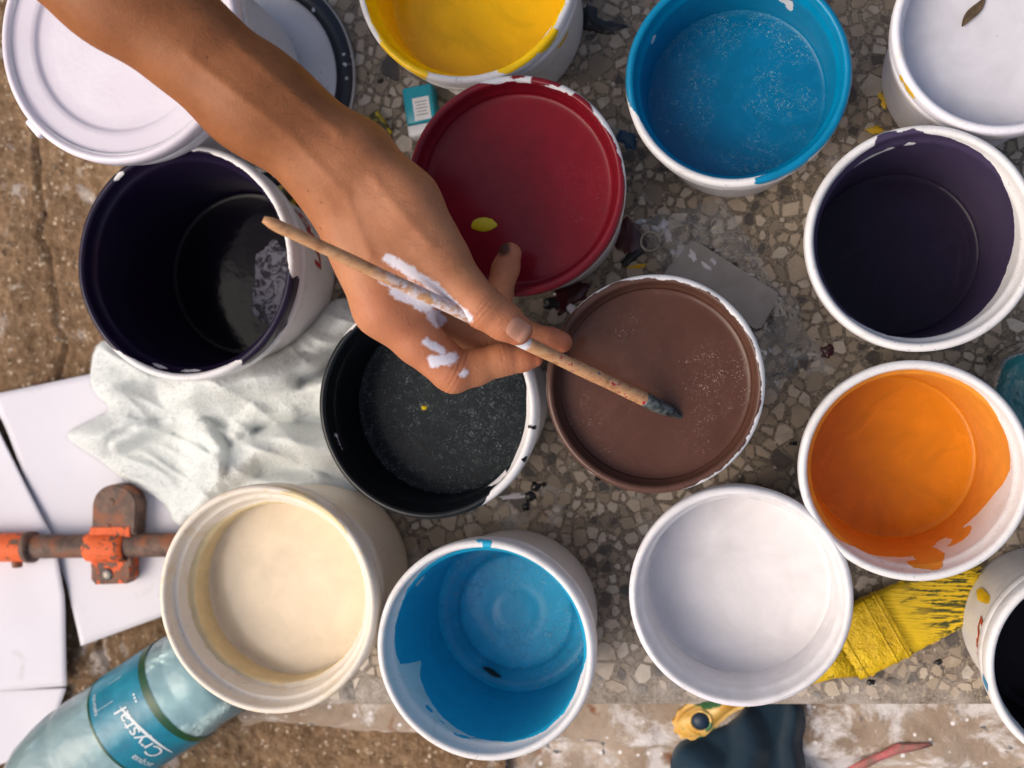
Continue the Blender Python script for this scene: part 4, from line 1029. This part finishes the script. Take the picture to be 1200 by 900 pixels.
def water_bottle():
    zc = .016; R = .0440; S_ = 1.04
    c = P(184, 826, zc); e = P(184 + 83, 826 - 54, zc); ax = (e - c); ax.z = 0; ax.normalize()
    root = thing('water_bottle', 'clear plastic water bottle with a teal printed label, lying at the lower left', 'bottle', (c.x, c.y, zc - R)); root.scale = (S_, S_, S_)
    # local frame: u along the axis towards the base end, s sideways
    s_ = Vector((-ax.y, ax.x, 0)); up = Vector((0, 0, 1)); off = Vector((0, 0, R))
    def prof_mesh(prof, a0=0, a1=360, n=64, name='body', mat=None, par=root, smooth=True, closed=True, fn=None):
        V = []; F = []; m = n if closed else n + 1
        for u, r in prof:
            for i in range(m):
                th = R_(a0 + (a1 - a0) * i / n); rr_ = r if fn is None else fn(u, r, th)
                V.append(off + ax * u + (s_ * math.cos(th) + up * math.sin(th)) * rr_)
        for k in range(len(prof) - 1):
            for i in range(n):
                j = (i + 1) % m; F.append((k * m + i, k * m + j, (k + 1) * m + j, (k + 1) * m + i))
        return mesh(name, V, F, mat, par, smooth)
    M_pet = thin_plastic('clear_pet', (.84, .97, .985, 1), .12, .36, srgb(196, 232, 238), 36, .0035, 1.30)
    prof = [(-.190, .0125), (-.178, .0125), (-.170, .013), (-.160, .018), (-.145, .027), (-.125, .036), (-.105, .0415), (-.085, .0435), (-.080, .0425), (-.076, .0425), (-.072, .0437)]
    prof += [(-.068 + .004 * k, .044) for k in range(17)]
    prof += [(.004, .0428), (.0075, .0425)] if False else []
    prof += [(.012, .0440), (.040, .0440), (.044, .0428), (.048, .0428), (.052, .0440), (.066, .0438), (.072, .040), (.0745, .030), (.071, .015), (.068, .001)]
    prof = sorted(set(prof[:-4])) + prof[-4:]
    def dent(u, r, th): return r - (.0016 * max(0, math.sin(th * 6 + u * 40)) if .05 < u < .07 else 0) - .0012 * max(0, mnoise.noise(Vector((u * 40, th * 1.6, 2))))
    prof_mesh(prof, mat=M_pet, name='shell', fn=dent)
    M_cap = plain('teal_cap', srgb(10, 108, 118), .35, .15)
    prof_mesh([(-.208, .001), (-.208, .0135), (-.2065, .0148), (-.190, .015), (-.1885, .0145), (-.1885, .012)], mat=M_cap, name='cap', n=40)
    t = NT('bottle_label'); co = t.co()
    n = t.noise(co, 60, 4); cc = t.mix(t.rng(n, .3, .7), srgb(0, 108, 134), srgb(14, 134, 158)); t.set(col=cc, rough=.3, spec=.5); t.bump(t.noise(co, 40, 3), .0012)
    lab = prof_mesh([(-.030, .0444), (-.020, .0446), (0, .0446), (.020, .0446), (.030, .0444)], mat=t.m, name='label', n=80)
    M_gr = plain('label_green', srgb(18, 74, 40), .35, .3); M_lw = plain('label_white', srgb(214, 222, 224), .4, .05)
    prof_mesh([(.0235, .04475), (.0305, .0446)], mat=M_gr, name='green_band', n=80, par=lab); prof_mesh([(-.0305, .0446), (-.0285, .04475)], mat=M_gr, name='green_band', n=80, par=lab)
    def wrap(V, F, a0, u0, name):    # text runs round the bottle, its tops towards the neck
        out = []
        for v in V:
            th = R_(a0) - v.x / .0449; out.append(off + ax * (u0 - v.y) + (s_ * math.cos(th) + up * math.sin(th)) * .0449)
        return mesh(name, out, F, M_lw, lab, smooth=False)
    V, F = text2d('Crystal', .0185, .05); wid = max(v.x for v in V); wrap(V, F, 74 + math.degrees(wid / .0449), .006, 'lettering')
    V, F = text2d('acqua', .0095, .1); wrap(V, F, 150, -.0125, 'lettering')
    V, F = text2d('•••', .008, 0); wrap(V, F, 78, .0185, 'lettering')
    V, F = text2d('naturale', .006, 0); wrap(V, F, 66, -.021, 'lettering')
    # swoosh under the name
    V = []; F = []; N = 24
    for i in range(N + 1):
        u = i / N; th = 150 - 80 * u; w_ = .0014 * math.sin(math.pi * min(1, u * .7 + .1)) * (1 if u < .9 else (1 - u) * 10); y = .0085 - .005 * (u - .35) ** 2 * 4
        for sg in (-1, 1):
            q = R_(th); V.append(off + ax * (y + sg * w_) + (s_ * math.cos(q) + up * math.sin(q)) * .0449)
    for i in range(N): F.append((2 * i, 2 * i + 1, 2 * i + 3, 2 * i + 2))
    mesh('swoosh', V, F, M_lw, lab)
    for a0, u0, u1 in ((62, -.022, -.004), (40, -.008, .006)):
        V = []; 
        for u in (u0, u1):
            for da in (-.25, .25): q = R_(a0 + da); V.append(off + ax * u + (s_ * math.cos(q) + up * math.sin(q)) * .0449)
        mesh('printed_line', V, [(0, 1, 3, 2)], M_lw, lab)
water_bottle()

# ------------------------------------------------------------------ small things on the slab
def packet():
    zt = .019; c = P(492, 129, zt); k = ppm(c); rz = R_(8)
    root = thing('small_packet', 'small teal cardboard packet with a white printed patch, between lid and red bucket', 'packet', (c.x, c.y, .0008)); root.rotation_euler.z = rz
    w_, h_ = 36 / k, 58 / k
    M_t = plain('teal_card', srgb(20, 146, 166), .35, .12, 120); M_w = plain('white_card', srgb(220, 220, 224), .45, .05)
    bm = bmesh.new(); box_bm(bm, 0, .12 * h_, zt / 2, w_, h_ * .76, zt, .0018); bm_obj('box', bm, M_t, root)
    bm = bmesh.new(); box_bm(bm, 0, -.385 * h_, zt / 2, w_, h_ * .235, zt - .0004, .0018); bm_obj('box_end', bm, M_w, root)
    bm = bmesh.new(); box_bm(bm, .08 * w_, .02 * h_, zt, w_ * .56, h_ * .46, .0006, .0001, 1); p = bm_obj('printed_patch', bm, M_w, root, smooth=False)
    M_d = plain('print_grey', srgb(110, 112, 116), .6)
    for i in range(5):
        bm = bmesh.new(); box_bm(bm, .08 * w_, (.16 - .065 * i) * h_, zt + .0004, w_ * (.40 - .08 * (i % 2)), h_ * .014, .0003); bm_obj('printed_line', bm, M_d, p, smooth=False)
packet()
def scraper():
    zt = .0085; pts = [(812, 280), (915, 345), (890, 388), (776, 322)]
    root = thing('scraper_blade', 'flat grey metal scraper blade tucked under the brown bucket rim', 'scraper', P(850, 335, .007)); L = root.location
    t = NT('scraper_steel'); co = t.co(); n = t.noise(co, 60, 5, .6)
    t.set(col=t.mix(t.rng(n, .3, .7), srgb(134, 127, 122), srgb(152, 145, 140)), rough=.45, metal=.1); t.bump(t.noise(co, 300, 3), .0002)
    bm = bmesh.new(); vb = [bm.verts.new(P(x, y, zt) - L) for x, y in pts]; f = bm.faces.new(vb)
    bmesh.ops.bevel(bm, geom=[v for v in bm.verts], offset=.0022, segments=3, affect='VERTICES')
    r_ = bmesh.ops.extrude_face_region(bm, geom=bm.faces[:]); 
    for v in r_['geom']:
        if isinstance(v, bmesh.types.BMVert): v.co.z -= .0014
    bm_obj('blade', bm, t.m, root, smooth=False)
    for px, py, rx, ry, rot in ((828, 312, 7, 3, -35), (812, 300, 4, 7, 20), (836, 306, 2.5, 5, 30)):
        o = blob('paint_dab', px, py, rx, ry, M_whp, None, z=zt + .0002, dome=.0008, rot=rot); w0 = o.location.copy(); o.parent = root; o.location = w0 - L
scraper()
def key_ring():
    c = P(762, 283, .0032); r = 11 / ppm(c); V = []; F = []; n, m = 40, 8
    for turn in range(1):
        for i in range(n):
            a = 2 * math.pi * i / n
            for j in range(m):
                b = 2 * math.pi * j / m; q = r + .0010 * math.cos(b); V.append((q * math.cos(a), q * math.sin(a), .0014 * math.sin(b) + .0008 * math.sin(a)))
    for i in range(n):
        for j in range(m): F.append((i * m + j, ((i + 1) % n) * m + j, ((i + 1) % n) * m + (j + 1) % m, i * m + (j + 1) % m))
    o = mesh('metal_ring', V, F, plain('ring_steel', srgb(170, 164, 150), .28, .2, 200, metal=.9)); o.location = c
    tag(o, 'small metal ring lying on the slab beside the red bucket', 'ring')
key_ring()
def plastic_film():
    V = []; F = []; n, m = 70, 70; sd = 3.7
    q = [(742, 262), (846, 232), (962, 408), (884, 478)]
    for j in range(m + 1):
        for i in range(n + 1):
            u, v = i / n, j / m
            x = (q[0][0] * (1 - u) + q[1][0] * u) * (1 - v) + (q[3][0] * (1 - u) + q[2][0] * u) * v
            y = (q[0][1] * (1 - u) + q[1][1] * u) * (1 - v) + (q[3][1] * (1 - u) + q[2][1] * u) * v
            ed = min(u, 1 - u, v, 1 - v)
            x += 12 * mnoise.noise(Vector((u * 5, v * 5, 1))) * (ed < .06); y += 12 * mnoise.noise(Vector((u * 5, v * 5, 8))) * (ed < .06)
            h = .0016 + .008 * (1 - abs(mnoise.noise(Vector((x * .022, y * .03, sd)))) * 2.4) * .5 + .003 * abs(mnoise.noise(Vector((x * .09, y * .09, sd))))
            V.append(P(x, y, max(.0012, h * min(1, .25 + ed * 6))))
    for j in range(m):
        for i in range(n): a = j * (n + 1) + i; F.append((a, a + 1, a + n + 2, a + n + 1))
    o = mesh('plastic_film', V, F, thin_plastic('clear_film', (.955, .96, .965, 1), .09, .06, srgb(214, 216, 218), 75, .0065, 1.7))
    tag(o, 'crumpled clear plastic film under the scraper blade, right of the brown bucket', 'plastic film')
plastic_film()
def flat_brush():
    root = thing('flat_brush', 'wide paint brush covered in yellow paint, lying between white and orange buckets', 'brush', P(1040, 730, .0008)); L = root.location
    A, B_ = P(940, 782, .010), P(1148, 680, .010); d = B_ - A; d.z = 0; LN = d.length; d.normalize(); s_ = Vector((-d.y, d.x, 0))
    def sec(ts, ws, hs, name, mat, par, z=.0108, n=20, nz=0.0):
        V = []; F = []
        for t_, w_, h_ in zip(ts, ws, hs):
            for i in range(n):
                a = 2 * math.pi * i / n; ca, sa = math.cos(a), math.sin(a); ca = math.copysign(abs(ca) ** .35, ca); sa = math.copysign(abs(sa) ** .6, sa)
                p = A + d * (t_ * LN) + s_ * (ca * w_) + Vector((0, 0, sa * h_)) - L; p.z = z - L.z + sa * h_
                V.append(p + d * nz * mnoise.noise(Vector((ca * 3, sa * 3, t_ * 9))))
        k = len(ts)
        for q in range(k - 1):
            for i in range(n): F.append((q * n + i, q * n + (i + 1) % n, (q + 1) * n + (i + 1) % n, (q + 1) * n + i))
        F.append(tuple(range(n))); F.append(tuple(range((k - 1) * n, k * n))); return mesh(name, V, F, mat, par)
    t = NT('yellow_coat'); co = t.co(); n = t.noise(co, 70, 5, .6)
    c = t.mix(t.rng(n, .3, .7), srgb(198, 158, 4), srgb(228, 190, 14)); c = t.mix(t.math('MULTIPLY', t.rng(t.noise(co, 110, 5, .7), .58, .66), .7), c, srgb(96, 92, 16)); t.set(col=c, rough=.4, spec=.4); t.bump(n, .0035); t.bump(t.noise(co, 140, 4, .7), .0015); t.bump(t.noise(co, 400), .0004)
    sec((-.35, -.1, .12, .24), (.0085, .011, .017, .0245), (.006, .007, .008, .0085), 'handle', t.m, root)
    f = sec((.23, .24, .52, .53), (.0262, .0268, .0268, .0262), (.0092, .0098, .0098, .0092), 'ferrule', t.m, root)
    for q in (.27, .44, .50): sec((q - .008, q - .004, q + .004, q + .008), (.0268, .0276, .0276, .0268), (.0096, .0106, .0106, .0096), 'ferrule_bead', t.m, f)
    b = NT('yellow_bristles'); co = b.co(); mp = b.new('ShaderNodeMapping'); b.ln(co, mp.inputs[0]); mp.inputs['Rotation'].default_value = (0, 0, -math.atan2(d.y, d.x)); mp.inputs['Scale'].default_value = (1, 12, 12)
    nn = b.noise(mp.outputs[0], 40, 4, .6); k = b.attr('run')
    m_ = b.math('MULTIPLY', b.rng(nn, .46, .55), b.rng(k, .12, .45)); b.set(col=b.mix(m_, srgb(222, 184, 10), srgb(58, 62, 14)), rough=.5); b.bump(nn, .0014)
    ts = [.53 + .47 * i / 10 for i in range(11)]
    br = sec(ts, [.0262 - .004 * ((q - .53) / .47) for q in ts], [.0092 - .0055 * ((q - .53) / .47) for q in ts], 'bristles', b.m, root, nz=.003); fattr(br, 'run', [(q - .53) / .47 for q in ts for _ in range(20)])
    V = []; F = []; rr = random.Random(2); run = []
    for i in range(520):
        w0 = rr.uniform(-1, 1); z0 = rr.uniform(.1, 1); t0 = rr.uniform(.56, .8); t1 = min(1.06, t0 + rr.uniform(.18, .4))
        for_ = []
        for u in (0, .5, 1):
            q = t0 + (t1 - t0) * u; fr_ = (q - .53) / .47
            p = A + d * (q * LN) + s_ * (w0 * (.0262 - .003 * fr_) + rr.uniform(-.0007, .0007)); p.z = .0108 + (.0094 - .0055 * fr_) * z0 * math.sqrt(max(0, 1 - w0 ** 6)) + .0006 * u
            for_.append(p - L)
        k0 = len(V); wv = s_ * .00035
        V += [for_[0] - wv, for_[0] + wv, for_[1] - wv, for_[1] + wv, for_[2]]; F += [(k0, k0 + 1, k0 + 3, k0 + 2), (k0 + 2, k0 + 3, k0 + 4)]; run += [.3, .3, .6, .6, 1]
    o = mesh('loose_bristles', V, F, b.m, br); fattr(o, 'run', run)
flat_brush()
def teal_bottle():
    c = P(1226, 462, .045)
    root = thing('teal_bottle', 'shiny teal ribbed plastic bottle at the right frame edge, right of orange bucket', 'bottle', (c.x, c.y, .0008))
    pr = [(.001, .050), (.008, .0495), (.011, .047), (.014, .0478), (.019, .0482), (.022, .0458), (.025, .0462), (.030, .0455), (.0335, .042), (.0355, .038), (.0370, .030), (.0362, .026), (.0375, .022), (.0378, .008), (.036, .002), (.033, .0)]
    V, F = lathe(pr, 72)
    V = [(x * (1 + .03 * math.sin(6 * math.atan2(y, x) + z * 160)), y * (1 + .03 * math.sin(6 * math.atan2(y, x) + z * 160)), z) for x, y, z in V]
    mesh('shell', V, F, thin_plastic('teal_plastic', (.10, .62, .64, 1), .10, .6, srgb(8, 132, 138), 120, .0015), root)
    V, F = lathe([(.001, .043), (.02, .042), (.030, .034), (.031, .006), (.028, .003), (.001, .003)], 48); mesh('liquid', V, F, plain('teal_liquid', srgb(2, 62, 72), .2, .3), root)
teal_bottle()
def yellow_stick():
    a, b = P(322, 238, .004), P(452, 142, .004); d = b - a; L = d.length; rz = math.atan2(d.y, d.x)
    t = NT('yellow_stick'); co = t.co(); n = t.noise(co, 60, 4, .6)
    t.set(col=t.mix(t.rng(n, .52, .60), srgb(206, 176, 20), srgb(62, 60, 24)), rough=.5); t.bump(n, .0006)
    bm = bmesh.new(); box_bm(bm, 0, 0, .0040, L, .023, .0064, .0014); o = bm_obj('painted_stick', bm, t.m); o.location = ((a.x + b.x) / 2, (a.y + b.y) / 2, .0012); o.rotation_euler.z = rz
    tag(o, 'flat yellow painted stick on the slab beneath the wrist', 'stick')
yellow_stick()

# ------------------------------------------------------------------ below the slab's front edge
nv = NT('navy_cloth'); co = nv.co(); n = nv.noise(co, 700, 3, .6)
nv.set(col=nv.mix(nv.rng(nv.noise(co, 20, 4), .3, .7), srgb(8, 26, 40), srgb(16, 44, 60)), rough=.85, spec=.2, sheen=.2); nv.bump(n, .0006)
o = cloth('navy_cloth', [(788, 874), (812, 862), (845, 852), (868, 836), (880, 812), (938, 816), (946, 850), (941, 880), (952, 960), (800, 970), (784, 910)], lambda x, y: -.026,
      [([(870, 840), (880, 880), (860, 950)], 16, .012), ([(935, 820), (925, 870), (935, 940)], 12, .014), ([(800, 880), (830, 900), (830, 950)], 18, .010)], 3.0, nv.m, thick=.006, edge=14, rough_amp=.0002)
tag(o, 'crumpled dark navy cloth on the lower step at the bottom frame edge', 'cloth')
def wooden_handle():
    t = NT('stained_wood'); co = t.co(); n = t.noise(co, 50, 4, .6, .5)
    c = t.mix(t.rng(n, .35, .65), srgb(196, 142, 40), srgb(226, 192, 120)); c = t.mix(t.math('MULTIPLY', t.rng(t.noise(co, 34, 3, .5), .50, .55), 1.0), c, srgb(58, 104, 62))
    t.set(col=c, rough=.4); t.bump(n, .0008)
    z = .000; c0 = P(818, 849, z); k = ppm(c0)
    root = thing('wooden_handle', 'yellow wooden tool handle with a round hole, poking out over navy cloth', 'tool handle', (c0.x, c0.y, -.016)); L = root.location
    prof = [(-33, -2), (-30, 10), (-20, 19), (-4, 21), (12, 17), (30, 6), (52, 0), (96, -6), (96, -34), (52, -30), (30, -28), (8, -26), (-14, -21), (-27, -13)]
    rot = R_(-20 + 40); ct, st = math.cos(R_(16)), math.sin(R_(16))
    pts = [P(818 + x * ct + y * st * 1, 849 - (x * st) + y * ct - 2, z) - L for x, y in prof]
    bm = bmesh.new(); top = [bm.verts.new((p.x, p.y, .016)) for p in pts]; f = bm.faces.new(top)
    r_ = bmesh.ops.extrude_face_region(bm, geom=[f])
    for v in r_['geom']:
        if isinstance(v, bmesh.types.BMVert): v.co.z -= .014
    bmesh.ops.bevel(bm, geom=bm.edges[:], offset=.004, segments=4, affect='EDGES', clamp_overlap=True)
    bm_obj('grip', bm, t.m, root)
    h = P(821, 845, z) - L; rr_ = 10 / k
    V, F = lathe([(rr_ * 1.5, .0150), (rr_ * 1.35, .0172), (rr_ * 1.12, .0172), (rr_, .0160), (rr_, .0150)], 30); mesh('hole_rim', [(x + h.x, y + h.y, zz) for x, y, zz in V], F, t.m, root)
    V, F = lathe([(.0003, .0164), (rr_ * 1.02, .0164), (rr_ * 1.02, .012)], 30); mesh('hole_plug', [(x + h.x, y + h.y, zz) for x, y, zz in V], F, plain('hole_dark_blue', srgb(14, 40, 62), .5), root)
wooden_handle()
t = NT('pink_strip'); co = t.co(); t.set(col=t.mix(t.rng(t.noise(co, 90, 4), .35, .6), srgb(136, 104, 92), srgb(196, 104, 106)), rough=.7); t.bump(t.noise(co, 300, 4), .001)
V = []; F = []
for i, (x, y, wd) in enumerate(((990, 905, 2.5), (1012, 895, 5), (1032, 886, 4), (1052, 877, 6), (1072, 875, 4), (1090, 872, 1.5))):
    for sg in (-1, 0, 1): V.append(P(x + sg * 2 + 2 * mnoise.noise(Vector((i, sg, 0))), y + sg * wd, -.0225 + .0015 * (sg == 0) + .002 * mnoise.noise(Vector((i * .7, sg, 3)))))
for i in range(5):
    for j in range(2): a = i * 3 + j; F.append((a, a + 3, a + 4, a + 1))
o = mesh('pink_strip', V, F, t.m); o.modifiers.new('s', 'SOLIDIFY').thickness = .0006
tag(o, 'torn pink strip lying on the lower step near the right corner', 'strip')

#--NEXT--
